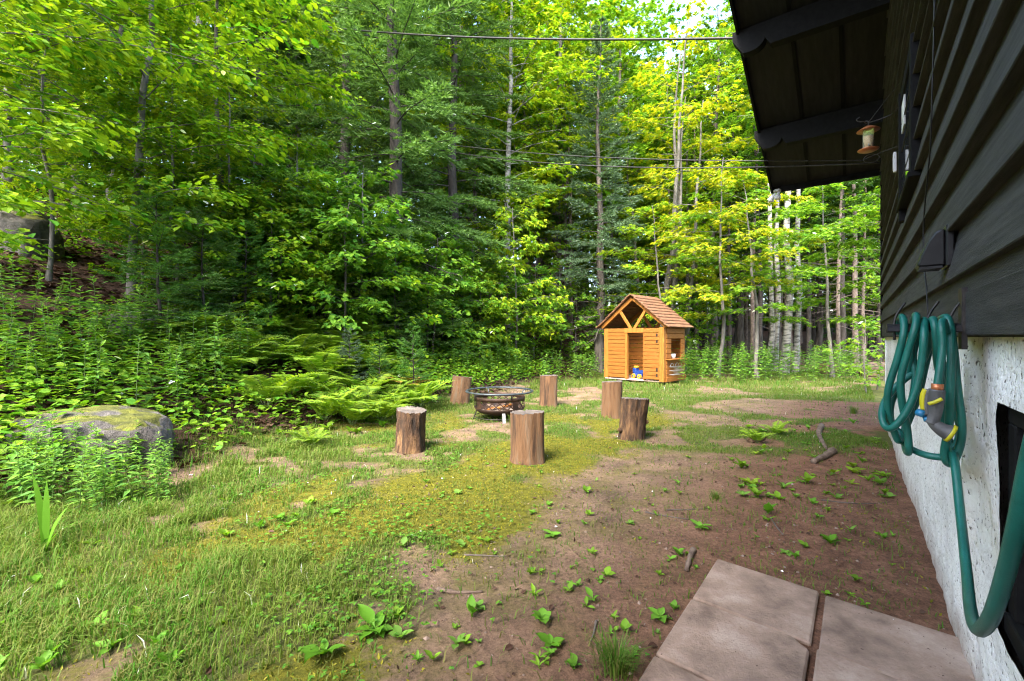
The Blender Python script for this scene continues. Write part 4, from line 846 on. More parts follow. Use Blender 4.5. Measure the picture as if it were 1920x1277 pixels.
tree(beech[0], 90, 6.6, ('bark_grey', 'beech'), 'beech_tree', 'low beech with boughs hanging in front of the leafy bank', rz=4.1, scale=.6)
tree(near_beech, 0, 4.6, ('bark_grey', 'beech'), 'beech_tree', 'beech leaning over the boulder with large bright leaves', X=-5.9, rz=.2, scale=1.0)
tree(near_maple, 60, 6.2, ('bark', 'maple_lime'), 'maple_tree', 'young tree with lime leaves high on the bank edge', X=-7.4, rz=2.0, scale=1.1)
tree(tier[0], 395, 9.0, ('bark', 'beech'), 'maple_tree', 'slim dark stemmed tree with wide green sprays on the bank', rz=3.6, scale=1.15)
tree(forest_low[0], 10, 9.2, ('bark_grey', 'maple_lime'), 'maple_tree', 'bank tree with thin grey stem and yellow lit leaves')
tree(forest_low[1], 145, 9.8, ('bark', 'maple_green'), 'maple_tree', 'bank tree with short dark bole beside the old stump')
tree(forest_low[0], 215, 10.6, ('bark_grey', 'maple_lime'), 'maple_tree', 'twin of the young beech, thinner and set deeper in the wood', rz=4)
tree(forest[1], 362, 14.5, ('birch', 'maple_green'), 'birch_tree', 'white stemmed birch leaning in front of the open sky', scale=1.0)
for u, Y, k in ((-120, 12, 0), (-40, 15, 1), (90, 16, 2), (190, 18, 0), (300, 19, 1), (-250, 10, 2), (430, 21, 0)):
    tree(forest[k], u, Y, ('bark', ('maple_lime', 'maple_green', 'maple_lime')[k]), 'maple_tree', 'tall leafy maple in the wood on top of the bank', 'maples on top of the bank', scale=RT.uniform(.95, 1.2))
for u, Y in ((497, 18), (525, 21), (560, 19), (590, 22), (610, 24), (705, 19), (680, 24)):
    tree(high[RT.randrange(2)], u, Y, ('bark_dark', 'maple_green'), 'slender_tree', 'bare dark trunk standing against the pale sky on the bank', 'bare trunks against the sky', scale=RT.uniform(.9, 1.1))
# ---- the wood behind: leafy trees, then trunks of the dark wood
for u, Y, k, mt in ((760, 22, 0, 'maple_green'), (850, 25, 1, 'maple_lime'), (940, 23, 2, 'maple_green'), (1010, 27, 0, 'maple_green'), (1090, 23, 1, 'maple_lime'), (1170, 21, 2, 'maple_green'), (1230, 24, 0, 'maple_lime'), (1330, 19, 1, 'maple_green'),
                    (1390, 22, 2, 'maple_lime'), (1460, 21, 0, 'maple_green'), (1530, 24, 1, 'maple_green'), (1610, 22, 2, 'maple_green'), (1700, 20, 0, 'maple_green'), (1780, 24, 1, 'maple_green'), (1900, 22, 2, 'maple_green'), (1215, 27, 1, 'maple_green'), (1280, 29, 2, 'maple_green')):
    tree(forest[k], u, Y, ('bark', mt), 'maple_tree', 'lime leaved tree in the wood behind the playhouse' if mt == 'maple_lime' else 'green leaved tree in the wood behind the playhouse', 'leafy trees behind the playhouse', scale=RT.uniform(1.1, 1.35))
for i in range(46):
    Y = RT.uniform(26, 46); u = -300+i*48+RT.uniform(-18, 18)
    if RT.random() < .4: tree(hemlock[i % 2], u, Y, ('bark_dark', 'hemlock'), 'hemlock_tree', 'dark evergreen deep in the wood', 'evergreens deep in the wood', scale=RT.uniform(1.2, 1.7))
    else: tree(forest[i % 3], u, Y, ('bark_dark', 'maple_green'), 'maple_tree', 'leafy tree deep in the wood', 'leafy trees deep in the wood', scale=RT.uniform(1.2, 1.6))
for i, (u, Y) in enumerate(((900, 17), (980, 18.5), (1060, 17.5), (1150, 19), (1200, 17.5), (1290, 18), (820, 17), (740, 16.5), (1380, 25), (1450, 27), (1520, 26), (1600, 28), (1680, 26), (650, 17.5), (560, 17))):
    tree(forest_low[i % 2], u, Y, ('bark', ('maple_green', 'maple_lime')[i % 2]), 'maple_tree', ('low branched green maple filling the middle of the wood', 'low branched lime maple filling the middle of the wood')[i % 2], 'low branched maples in the wood', scale=RT.uniform(.9, 1.2))
for i in range(44):
    Y = RT.uniform(30, 44); u = 760+i*24+RT.uniform(-10, 10)
    tree(hemlock[i % 2], u, Y, ('bark_dark', 'hemlock'), 'hemlock_tree', 'dark evergreen deep in the wood', 'evergreens deep in the wood', scale=RT.uniform(.8, 1.3))
for i in range(46):
    u = RT.uniform(1290, 1720); Y = RT.uniform(16, 30)
    tree(bare[i % 2], u, Y, ('bark_dark' if RT.random() < .5 else 'bark_spruce', 'hemlock'), 'slender_tree', 'straight bare conifer trunk in the dark wood beyond the weeds', 'bare trunks in the dark wood', scale=RT.uniform(.75, 1.15))
for i in range(26):
    u = RT.uniform(860, 1290); Y = RT.uniform(17, 26)
    tree(bare[i % 2], u, Y, ('bark_spruce', 'spruce'), 'slender_tree', 'thin grey pole of a young conifer behind the bluish spruce', 'thin poles behind the bluish spruce', scale=(RT.uniform(.5, .8), RT.uniform(.5, .8), .8))
for u, Y, sc, lab in ((1438, 15.0, .65, 'birch trunk with speckled bark standing alone in the weeds'), (1470, 14.6, .95, 'stout white birch trunk with black bands'), (1490, 15.2, .7, 'thin white birch trunk leaning against the stout one'), (1452, 16.2, .7, 'grey birch trunk behind the stout white one')):
    tree(high[RT.randrange(2)], u, Y, ('birch', 'maple_green'), 'birch_tree', lab, scale=(sc, sc, .95))

# ---- understorey on the bank
def many(lib, spots, mats, name, label, group, cat, s0=.85, s1=1.15):
    for i, (u, Y) in enumerate(spots): tree(lib[i % len(lib)], u, Y, mats[i % len(mats)], name, label[i % len(mats)] if isinstance(label, tuple) else label, group, cat, scale=RT.uniform(s0, s1))
many(shrub, [(470, 8.6), (545, 9.3), (610, 9.0), (668, 9.4), (725, 10.4), (770, 11.0), (830, 11.6), (880, 12.3), (930, 13.4), (1000, 14.2), (1050, 15), (590, 11), (680, 12), (780, 13), (860, 14.5), (500, 11)], [('bark_grey', 'maple_deep'), ('bark_grey', 'maple_green'), ('bark', 'maple_deep')], 'maple_sapling', ('deep green bushy maple sapling in the thicket on the bank', 'mid green maple sapling in the thicket on the bank', 'dark stemmed deep green sapling in the thicket on the bank'), 'maple saplings in the thicket', 'sapling')
many(broad, [(330, 7.6), (420, 8.0), (510, 8.0), (640, 8.6), (740, 9.8), (810, 10.6), (900, 11.7), (950, 12.6), (380, 9.2), (1080, 14.6), (1180, 16), (1330, 15.5), (1240, 15.5), (20, 10.5), (90, 11.5), (160, 12.2), (230, 11.6), (300, 10.6), (-60, 9)], [('bark', 'beech'), ('bark', 'maple_deep')], 'leafy_shrub', ('bright green shrub with oval leaves among the saplings', 'deep green shrub with oval leaves among the saplings'), 'oval leaved shrubs in the thicket', 'shrub', .75, 1.05)
many(fir, [(300, 6.4), (385, 7.0), (460, 7.6), (700, 9.5), (745, 9.9), (800, 10.6), (850, 11.2)], [('bark_dark', 'fir'), ('bark_dark', 'spruce')], 'young_fir', ('mid green young fir with layered feathery branches at the foot of the bank', 'dull green young fir with layered feathery branches at the foot of the bank'), 'young firs at the foot of the bank', 'fir', .85, 1.1)
many(shrub, [(270, 7.6), (520, 8.6), (590, 8.9), (660, 9.6), (800, 11.2), (860, 12), (920, 12.8)], [('bark_grey', 'beech'), ('bark_grey', 'maple_lime')], 'maple_sapling', ('bright green maple sapling in front of the thicket', 'lime green maple sapling in front of the thicket'), 'bright saplings in front of the thicket', 'sapling', .55, .85)
tree(firlet, 775, 7.9, ('bark_dark', 'fir'), 'young_fir', 'pale little fir with upright leader beside the ferns', cat='fir', scale=1.0)
tree(firlet, 712, 7.6, ('bark_dark', 'fir'), 'young_fir', 'smallest fir seedling standing among the fern fronds', cat='fir', scale=.7)
tree(firlet, 655, 7.4, ('bark_dark', 'spruce_blue'), 'young_fir', 'greyish fir seedling buried in the ferns', cat='fir', scale=.75)
tree(sapling[0], 1625, 9.6, ('bark_grey', 'weed'), 'maple_sapling', 'small maple seedling with pale tiers beside the house corner', cat='sapling', scale=1.15)
tree(sapling[1], 1645, 10.4, ('bark_grey', 'maple_green'), 'maple_sapling', 'small green maple seedling behind the pale one at the house corner', cat='sapling', scale=1.2)

# ---- ferns
def fern(seed, n=9, L=.75):
    r = np.random.default_rng(seed); fb = MB(); sb = MB(); LP, LF, LU, LS = [], [], [], []
    for i in range(n):
        az = i*2*np.pi/n+r.normal(0, .25); l_ = L*r.uniform(.75, 1.15); k = 26; s = np.linspace(0, 1, k); e = 1.15-1.55*s**1.2+r.normal(0, .1)
        d = np.stack([np.cos(az)*np.cos(e), np.sin(az)*np.cos(e), np.sin(e)], -1)*l_/(k-1); p = np.cumsum(d, 0)
        sb.tube(p[::3], .004*(1-s[::3]*.8), 3, cap=False)
        side = np.array([-np.sin(az), np.cos(az), 0]); dn = nrm(d); up = np.cross(dn, side)
        ln = l_*.27*np.sin(np.clip(s*1.02+.06, 0, 1)*np.pi)**.75*(1-.35*s)
        for sg in (-1, 1):
            for kk in range(4, k):
                LP.append(p[kk]); LF.append(sg*side+dn[kk]*.35-UP*.12+r.normal(0, .05, 3)); LU.append(up[kk]*sg if False else -up[kk]); LS.append(ln[kk])
    leaves(fb, 'lance', np.array(LP), np.array(LF), np.array(LU), np.array(LS), width=.95)
    return sb.me('stems', True), fb.me('fronds')
ferns = [fern(s, 9, .7) for s in (1, 2, 3)]
def plant(lib, x, y, mats, names, name, label, group, cat, sc, tilt=0):
    e = empty(name, (x, y, gz1(x, y)-.01), (RT.uniform(-tilt, tilt), RT.uniform(-tilt, tilt), RT.uniform(0, 6.28)), sc, label, cat, group)
    obj(names[0], lib[0], M[mats[0]], e); obj(names[1], lib[1], M[mats[1]], e, kind='stuff'); return e
fsp = [(560, 690), (600, 700), (640, 690), (680, 700), (590, 725), (640, 730), (690, 725), (540, 740), (730, 705), (620, 665), (660, 660), (700, 672), (740, 680), (570, 660), (520, 700), (760, 700), (480, 720), (610, 755), (500, 760), (660, 752), (430, 740), (455, 690), (715, 740), (790, 690), (400, 700)]
for i, (u, v) in enumerate(fsp):
    Yv = np.interp(v, [650, 700, 760], [8.8, 7.2, 5.9]); plant(ferns[i % 3], (u-960)/F*Yv, Yv, ('stem_green', 'fern'), ('stems', 'fronds'), 'fern', 'light green fern in the bed beside the log seats', 'green ferns beside the log seats', 'fern', RT.uniform(.95, 1.4), .12)
for i in range(34):
    u = RT.uniform(330, 800); Yv = np.interp(u, [330, 800], [5.9, 8.6])+RT.uniform(0, 1.7); plant(ferns[i % 3], (u-960)/F*Yv, Yv, ('stem_green', 'fern'), ('stems', 'fronds'), 'fern', 'light green fern on the rising bank behind the fern bed', 'green ferns up the bank', 'fern', RT.uniform(.9, 1.35), .15)
for u, Y in ((735, 7.9), (765, 8.1)): plant(ferns[0], (u-960)/F*Y, Y, ('stem_brown', 'fern_tan'), ('stems', 'fronds'), 'fern', 'withered fern turning yellow and rust brown', 'withered ferns', 'fern', .9, .1)
x, y = G(585, 838); plant(ferns[1], x, y, ('stem_green', 'fern'), ('stems', 'fronds'), 'fern', 'lone small fern growing in the open grass', None, 'fern', .55, .1)
for u, v in ((1455, 815), (1420, 830)):
    x, y = G(u, v); plant(ferns[2], x, y, ('stem_green', 'fern'), ('stems', 'fronds'), 'fern', 'small pale fern on the bare soil near the house', 'pale ferns on the bare soil', 'fern', .42, .1)

# ---- tall weeds (goldenrod)
def rod(seed, H=.95, nl=46):
    r = np.random.default_rng(seed); sb = MB(); lb = MB(); t = np.linspace(0, 1, 7); bx = r.normal(0, .05, 2)
    p = np.stack([bx[0]*t**2, bx[1]*t**2, H*t], -1); sb.tube(p, .0045*(1-.7*t)+.001, 4, cap=False)
    f = np.sort(r.uniform(.08, 1, nl)); a = np.arange(nl)*2.4+r.normal(0, .3, nl)
    pos = np.stack([np.interp(f, t, p[:, c]) for c in range(3)], -1)
    fd = np.stack([np.cos(a), np.sin(a), r.uniform(-.25, .45, nl)+.5*(f > .85)], -1)
    leaves(lb, 'lance', pos, fd, UP+r.normal(0, .2, (nl, 3)), .135*np.interp(f, [0, .3, .8, 1], [.8, 1.15, .85, .45])*r.uniform(.8, 1.2, nl), width=1.7)
    return sb.me('stem', True), lb.me('leaves')
rods = [rod(s) for s in (1, 2, 3, 4)]
def rodspot(u, v, i, label, group, s0=.75, s1=1.15, Y=None):
    if Y is None: x, y = G(u, v)
    else: x, y = (u-960)/F*Y, Y
    plant(rods[i % 4], x, y, ('stem_green', 'goldenrod'), ('stem', 'leaves'), 'goldenrod', label, group, 'weed', RT.uniform(s0, s1), .1)
for i in range(95):                                            # band between the lawn and the dark wood
    u = RT.uniform(1275, 1650); Y = RT.uniform(11.8, 14.8)-(.0 if u > 1330 else .4)
    rodspot(u, 0, i, 'tall leafy goldenrod in the band between lawn and dark wood', 'goldenrod band at the wood edge', .8, 1.2, Y)
for i in range(60):
    u = RT.uniform(850, 1140); Y = np.interp(u, [850, 1140], [10.2, 13.3])+RT.uniform(-.3, 1.6)
    rodspot(u, 0, i, 'leafy weed in the hedge behind the fire pit', 'weeds in the hedge behind the fire pit', .6, 1.0, Y)
for i in range(80):
    u = RT.uniform(-40, 480); q0 = RT.uniform(0, 1); Y = np.interp(u, [0, 200, 330, 480], [3.9, 4.4, 4.9, 6.2])+q0*1.7
    x = (u-960)/F*Y
    if math.hypot((x+3.85)/.7, (Y-4.05)/.35) < 1: continue
    rodspot(u, 0, i, 'leafy weed stalk around the mossy boulder', 'weed stalks around the boulder', .6, 1.0, Y)
for i in range(64):
    u = RT.uniform(-60, 330); Y = RT.uniform(2.9, 3.75)+(.25 if u > 220 else 0); rodspot(u, 0, i, 'short weed stalk in front of the boulder', 'short weeds in front of the boulder', .3, .55, Y)

# ---- low weeds and rosettes whose leaves can be told apart
def weed_leaf(L, w): 
    m = MB(); k = 8; t = np.linspace(0, 1, k); wd = w*np.array([.10, .16, .62, .97, 1.0, .82, .45, .03]); z = L*(.34*t-.42*t*t)+L*.012*np.sin(t*17)
    m.add(np.concatenate([np.stack([L*t, -wd, z+w*.3], -1), np.stack([L*t, 0*t, z], -1), np.stack([L*t, wd, z+w*.3], -1)]), np.array([(i+j*k, i+1+j*k, i+1+(j+1)*k, i+(j+1)*k) for j in range(2) for i in range(k-1)])); return m.me('leaf', True)
LEAFM = {'plantain': weed_leaf(.20, .05), 'seedling': weed_leaf(.036, .010), 'dock': weed_leaf(.085, .024)}
def rosette(u, v, kind, n, sc, name, label, group=None, mt='weed', el=.35):
    x, y = G(u, v); e = empty(name, (x, y, gz1(x, y)-.004), (0, 0, RT.uniform(0, 6.28)), sc, label, 'weed', group)
    wv = RT.uniform(.55, 1.25) if group else 1
    for i in range(n):
        obj('leaf', LEAFM[kind], M[mt], e, (0, 0, .004+.006*i/n), (RT.uniform(-.25, .25), -el-RT.uniform(-.25, .3), i*2.4+RT.uniform(-.3, .3)), (lambda q: (q, q*wv*RT.uniform(.8, 1.2), q))(RT.uniform(.55, 1.2)))
    return e
rosette(703, 1190, 'plantain', 9, .62, 'broadleaf_plantain', 'large bright plantain rosette at the edge of the bare soil', mt='plantain')
rosette(608, 1232, 'plantain', 7, .55, 'broadleaf_plantain', 'plantain rosette with folded leaves in the clover', mt='plantain')
rosette(1556, 1018, 'dock', 6, .95, 'broadleaf_weed', 'round leaved weed alone on the red soil near the wall', mt='plantain', el=.5)
rosette(1440, 965, 'dock', 7, .95, 'broadleaf_weed', 'upright bright weed on the bare soil', mt='plantain', el=.9)
rosette(1033, 1218, 'dock', 5, .75, 'broadleaf_weed', 'small four leaved weed on the mossy soil by the pavers', mt='plantain')
rosette(1310, 992, 'dock', 6, .8, 'broadleaf_weed', 'dusty dull green weed above the pavers', mt='clover')
rosette(1035, 1008, 'dock', 6, .8, 'broadleaf_weed', 'low weed with narrow leaves on the damp soil', mt='clover')
rosette(1238, 1160, 'dock', 7, .7, 'broadleaf_weed', 'dark weed pressed against the side of the paver', mt='clover')
rosette(885, 1165, 'dock', 4, .9, 'broadleaf_weed', 'weed with one upright blade beside the clover', mt='plantain', el=1.1)
for i in range(170):
    u = RT.uniform(740, 1680); v = RT.uniform(860, 1265)
    x, y = G(u, v)
    if (x-5.06)*-.798+(y-6.17)*.602 < .12: continue
    rel = np.array([x, y])-O; M2 = np.linalg.solve(np.stack([e1, e2], 1), rel)
    if M2[0] < .02 and M2[1] > -.03 and M2[1] < 1.05: continue
    rosette(u, v, 'seedling', RT.randint(4, 7), RT.uniform(.6, 1.5), 'seedling', 'tiny green seedling sprouting on the bare soil', 'seedlings on the bare soil', mt=RT.choice(['weed', 'clover', 'goldenrod', 'maple_deep']), el=RT.uniform(.3, .8))
for i in range(60):
    u = RT.uniform(1370, 1680); v = RT.uniform(790, 940); x, y = G(u, v)
    if (x-5.06)*-.798+(y-6.17)*.602 < .12: continue
    rosette(u, v, 'dock', RT.randint(5, 8), RT.uniform(.35, 1.1), 'low_weed', 'low leafy weed in the weedy patch along the wall', 'low weeds along the wall', mt=RT.choice(['weed', 'clover', 'goldenrod', 'fern']), el=RT.uniform(.3, .9))
for i in range(52):
    u = RT.uniform(-20, 640); v = RT.uniform(860, 1270)
    if v < 980-.25*u and u < 350: v += 120
    rosette(u, min(v, 1270), 'dock', RT.randint(4, 8), RT.uniform(.3, .85), 'low_weed', 'low leafy weed growing through the rough grass', 'low weeds in the rough grass', mt=RT.choice(['weed', 'plantain', 'clover']), el=RT.uniform(.4, 1.0))
for i in range(60):
    u = RT.uniform(380, 720); v = np.interp(u, [380, 720], [800, 770])+RT.uniform(-25, 40); rosette(u, v, 'dock', RT.randint(6, 9), RT.uniform(.9, 1.6), 'low_weed', 'low leafy weed along the foot of the ferns', 'low weeds at the foot of the ferns', mt=RT.choice(['weed', 'plantain', 'weed']), el=RT.uniform(.5, 1.0))
# strap-leaved plant by the boulder
x, y = G(85, 1040); e = empty('strap_leaf_plant', (x, y, gz1(x, y)), label='tall plant with long arching strap leaves in front of the boulder', cat='plant')
for a, L, b_ in ((2.6, .5, .2), (2.2, .42, .1), (.4, .26, .5), (1.2, .3, .3), (-2.2, .22, .5)):
    k = 7; t = np.linspace(0, 1, k); p = np.stack([np.cos(a)*L*(.12*t+.5*t*t*b_*2), np.sin(a)*L*(.12*t+.3*t*t*b_*2), L*(t-.35*b_*t*t*2)], -1); wd = .014*np.array([.7, 1, 1.1, 1.1, .95, .6, .05]); sd_ = np.array([-np.sin(a), np.cos(a), 0])
    m = MB(); m.add(np.concatenate([p-sd_*wd[:, None], p+sd_*wd[:, None]]), np.array([(i, i+1, i+1+k, i+k) for i in range(k-1)])); obj('leaf', m.me('leaf', True), M['plantain'], e)

# ------------------------------------------------------------------ rocks, logs, roots, litter
def rock(name, x, y, size, seed, label, rz=0, dz=0):
    r = np.random.default_rng(seed); n, k = 40, 22; th = np.linspace(0, 2*np.pi, n, endpoint=False); ph_ = np.linspace(-.6, np.pi/2, k)
    TH, PH = np.meshgrid(th, ph_, indexing='ij'); cx = np.cos(TH)*np.cos(PH); cy_ = np.sin(TH)*np.cos(PH); cz = np.sin(PH)
    sq = lambda a: np.sign(a)*np.abs(a)**.7
    rad = 1+.35*(fbm(cx*1.5+seed, cy_*1.5+cz, 1.3, seed)-.5)+.12*(fbm(cx*4, cy_*4+cz*4, 1.5, seed+3)-.5)
    V = np.stack([sq(cx)*rad*size[0], sq(cy_)*rad*size[1], sq(cz)*rad*size[2]], -1).reshape(-1, 3)
    ii, jj = np.meshgrid(np.arange(n), np.arange(k-1), indexing='ij'); i2 = (ii+1) % n
    return obj(name, mesh(name, V, [(np.stack([ii*k+jj, i2*k+jj, i2*k+jj+1, ii*k+jj+1], -1).reshape(-1, 4), 0)], True), M['rock'], None, (x, y, gz1(x, y)+dz), (0, 0, rz), label=label, cat='boulder')
rock('boulder', -3.85, 4.05, (.70, .33, .40), 3, 'long grey boulder with a mossy shoulder at the lawn edge', .25, -.08)
rock('boulder', -8.0, 7.2, (.6, .5, .55), 5, 'moss topped boulder high on the leafy bank', .4, -.05)
rock('boulder', -5.3, 6.4, (.3, .25, .3), 8, 'small dark mossy rock among the young firs', 1.0, -.03)
def rootpath(name, pts, r0, mt, label, cat, taper=.4, group=None):
    p = crom([(*G(u, v), 0) for u, v in pts], 6); p[:, 2] = gz(p[:, 0], p[:, 1])+r0*.5; c0 = p.mean(0)
    m = MB(); n = len(p); m.tube(p-c0, r0*np.linspace(1, taper, n)*(1+.15*np.sin(np.arange(n)*1.7)), 8); return obj(name, m.me(name, True), M[mt], None, c0, label=label, cat=cat, group=group)
rootpath('root', [(1540, 800), (1535, 815), (1541, 830), (1550, 845)], .035, 'dead_wood', 'grey root arching out of the weeds near the wall', 'root')
rootpath('root', [(1562, 848), (1548, 857), (1525, 868)], .04, 'dead_wood', 'short stout root end on the red soil', 'root', .6)
rootpath('root', [(1405, 828), (1425, 826), (1432, 820)], .035, 'rotten_log', 'stubby dark root beside the pale fern', 'root', .8)
rootpath('root', [(1300, 1035), (1293, 1052), (1287, 1072)], .016, 'dead_wood', 'pinkish root stub above the corner of the paver', 'root', .7)
rootpath('root', [(820, 1112), (855, 1118), (905, 1117)], .012, 'dead_wood', 'flat brown root at the edge of the clover', 'root')
for pts, lab in (([(1210, 962), (1250, 970), (1305, 978)], 'dark thin twig lying on the soil above the pavers'), ([(1250, 958), (1285, 957), (1325, 955)], 'pale peeling stick on the soil above the pavers'), ([(1445, 972), (1455, 988), (1468, 1003)], 'bent twig beside the upright weed'),
                 ([(1118, 1168), (1114, 1188), (1108, 1207)], 'short dry straw like twig by the grass tuft'), ([(1540, 940), (1600, 946), (1660, 944)], 'fine dark twig on the red soil'), ([(870, 1045), (910, 1046), (950, 1046)], 'short twig on the mossy soil')):
    rootpath('twig', pts, .006, 'twig', lab, 'twig')
def logo(name, a, b, r0, mt, label):
    a = np.array([*a, gz1(*a)+r0*.6]); b = np.array([*b, gz1(*b)+r0*.9]); t = np.linspace(0, 1, 9)[:, None]; p = a*(1-t)+b*t; c0 = p.mean(0)
    m = MB(); m.tube(p-c0+np.random.default_rng(1).normal(0, .02, p.shape), r0*np.linspace(1, .7, 9), 10); obj(name, m.me(name, True), M[mt], None, c0, label=label, cat='log')
logo('fallen_log', (9.9, 14.6), (12.6, 15.4), .22, 'rotten_log', 'rotten reddish log lying behind the weeds by the house')
logo('fallen_log', (10.6, 13.8), (12.4, 13.6), .13, 'rotten_log', 'smaller rotten log crossing in front of the reddish one')
logo('fallen_log', (1.7, 15.3), (2.9, 14.5), .07, 'dead_wood', 'pale fallen branch on the bank behind the playhouse')
logo('fallen_log', (2.4, 17.4), (3.0, 16.3), .07, 'bark_grey', 'grey branch leaning on the litter near the bluish spruce')

def scatter(n, x0, x1, y0, y1, dens, seed):
    r = np.random.default_rng(seed); x = r.uniform(x0, x1, n); y = r.uniform(y0, y1, n); k = r.random(n) < dens(x, y); return x[k], y[k], r
rg = np.random.default_rng(99)
def offpath(x, y):
    wd = (x-5.06)*-.798+(y-6.17)*.602
    rel = np.stack([x-O[0], y-O[1]]); A = np.linalg.inv(np.stack([e1, e2], 1)); c_ = A@rel
    onp = (c_[0] < .0) & (c_[1] > 0) & (c_[1] < .95)
    inph = (np.abs((x-PHX)*.7071-(y-PHY)*.7071) < W2-.03) & ((x-PHX)*.7071+(y-PHY)*.7071 > .03) & ((x-PHX)*.7071+(y-PHY)*.7071 < D)
    return (wd > .03) & ~onp & ~inph
def gdens(x, y):
    d, mo, li = masks(x, y); cl = sst(.3, .62, fbm(x, y, 2.6, 30))
    return np.where(offpath(x, y), (1-.94*sst(.25, .7, d))*(1-.72*mo)*(1-.9*li)*(.28+.72*cl), 0)*(y > .75)
gb = MB()
def grass(n, box, seed, h, w, cap=None):
    x, y, r = scatter(n, *box, gdens, seed); N = len(x)
    if N == 0: return
    cl = fbm(x, y, 1.9, 40); hh = h*r.uniform(.35, 1.25, N)*(.5+1.1*cl); hh *= np.interp(x+.25*y, [-2.8, -1.4, .2, 1.2], [1.7, 1.0, .62, .5])*np.interp(y, [6, 11], [1, 1.5])*(1-.5*masks(x, y)[1])
    a = r.uniform(0, 6.283, N); lean = r.uniform(.2, 1.3, N); z = gz(x, y)-.003; ww = w*r.uniform(.6, 1.4, N)
    bx = np.stack([-np.sin(a), np.cos(a), 0*a], -1)*ww[:, None]; dr = np.stack([np.cos(a), np.sin(a), 0*a], -1)
    p = np.stack([x, y, z], -1); md = p+dr*(hh*lean*.25)[:, None]+UP*(hh*.6)[:, None]; tp = p+dr*(hh*lean*.85)[:, None]+UP*(hh*(1.05-.35*lean))[:, None]
    V = np.stack([p-bx, p+bx, md+bx*.7, md-bx*.7, tp], 1).reshape(-1, 3); b = np.arange(N)[:, None]*5
    gb.add(V, [b+np.array([[0, 1, 2, 3]]), b+np.array([[3, 2, 4]])])
grass(230000, (-3.9, 2.6, .8, 3.2), 1, .078, .0024)
grass(170000, (-3.9, 4.2, 3.2, 6.2), 2, .078, .003)
grass(95000, (-2.9, 9.5, 6.2, 10), 3, .095, .0038)
grass(60000, (-1.2, 11, 10, 16), 4, .12, .006)
gobj = obj('grass', gb.me('grass'), M['grass'], kind='stuff', label='short patchy lawn grass', cat='grass')
# tufts of longer grass
def tuft(u, v, n, h, label):
    x0, y0 = G(u, v); m = MB(); r = np.random.default_rng(int(u*7+v)); a = r.uniform(0, 6.283, n); rad = np.abs(r.normal(0, .035, n)); hh = h*r.uniform(.5, 1.1, n); ln = r.uniform(.2, .9, n)
    p = np.stack([rad*np.cos(a), rad*np.sin(a), 0*a-.005], -1); dr = np.stack([np.cos(a), np.sin(a), 0*a], -1); bx = np.stack([-np.sin(a), np.cos(a), 0*a], -1)*.0022
    md = p+dr*(hh*ln*.3)[:, None]+UP*(hh*.6)[:, None]; tp = p+dr*(hh*ln*.95)[:, None]+UP*(hh*(1-.3*ln))[:, None]
    b = np.arange(n)[:, None]*5; m.add(np.stack([p-bx, p+bx, md+bx*.7, md-bx*.7, tp], 1).reshape(-1, 3), [b+np.array([[0, 1, 2, 3]]), b+np.array([[3, 2, 4]])])
    obj('grass_tuft', m.me('grass_tuft'), M['grass'], None, (x0, y0, gz1(x0, y0)), label=label, cat='grass tuft')
tuft(1155, 1262, 260, .13, 'lush grass tuft beside the corner of the pavers')
tuft(960, 800, 90, .2, 'wispy grass tuft growing against the fire pit legs')
tuft(1600, 775, 160, .16, 'grass tuft in the weedy patch by the wall'); tuft(1342, 935, 90, .07, 'small grass tuft alone on the bare soil')
# clover, moss, litter, chips
x, y, r = scatter(60000, -3.2, 1.0, 1.2, 7.5, lambda x, y: np.where(offpath(x, y), .75*np.exp(-(((x+.68)/.42)**2+((y-2.35)/.6)**2))*sst(.35, .6, fbm(x, y, 4, 50))+.16*sst(.5, .68, fbm(x, y, 1.4, 52)), 0)*(masks(x, y)[2] < .5)*(1-.85*masks(x, y)[0]), 5)
N = len(x); cb = MB(); hz_ = r.uniform(.012, .04, N); sz = r.uniform(.010, .017, N); a0 = r.uniform(0, 6.28, N)
for k in range(3):
    a = a0+k*2.094; leaves(cb, 'ovate', np.stack([x, y, gz(x, y)+hz_], -1), np.stack([np.cos(a), np.sin(a), r.uniform(-.2, .25, N)], -1), UP+r.normal(0, .2, (N, 3)), sz, width=1.7)
obj('clover', cb.me('clover'), M['clover'], kind='stuff', label='low clover patch in the lawn', cat='clover')
x, y, r = scatter(110000, -16, 4.5, 2.5, 19, lambda x, y: masks(x, y)[2]*sst(.2, .5, fbm(x, y, 1.5, 60)), 6); N = len(x)
lb_ = MB(); a = r.uniform(0, 6.28, N); leaves(lb_, 'ovate', np.stack([x, y, gz(x, y)+r.uniform(.003, .03, N)], -1), np.stack([np.cos(a), np.sin(a), r.normal(0, .25, N)], -1), UP+r.normal(0, .45, (N, 3)), r.uniform(.06, .12, N), width=1.2)
x, y, r = scatter(22000, -3.5, 6, 1, 12, lambda x, y: np.where(offpath(x, y), .05+.12*masks(x, y)[0]+.6*np.exp(-(((x+.0)/.6)**2+((y-10)/1.3)**2)), 0), 7); N = len(x)
a = r.uniform(0, 6.28, N); leaves(lb_, 'ovate', np.stack([x, y, gz(x, y)+.008], -1), np.stack([np.cos(a), np.sin(a), r.normal(0, .2, N)], -1), UP+r.normal(0, .4, (N, 3)), r.uniform(.008, .04, N), width=1.0)
obj('leaf_litter', lb_.me('leaf_litter'), M['litter'], kind='stuff', label='brown dead leaves strewn over the bank and lawn', cat='leaf litter')
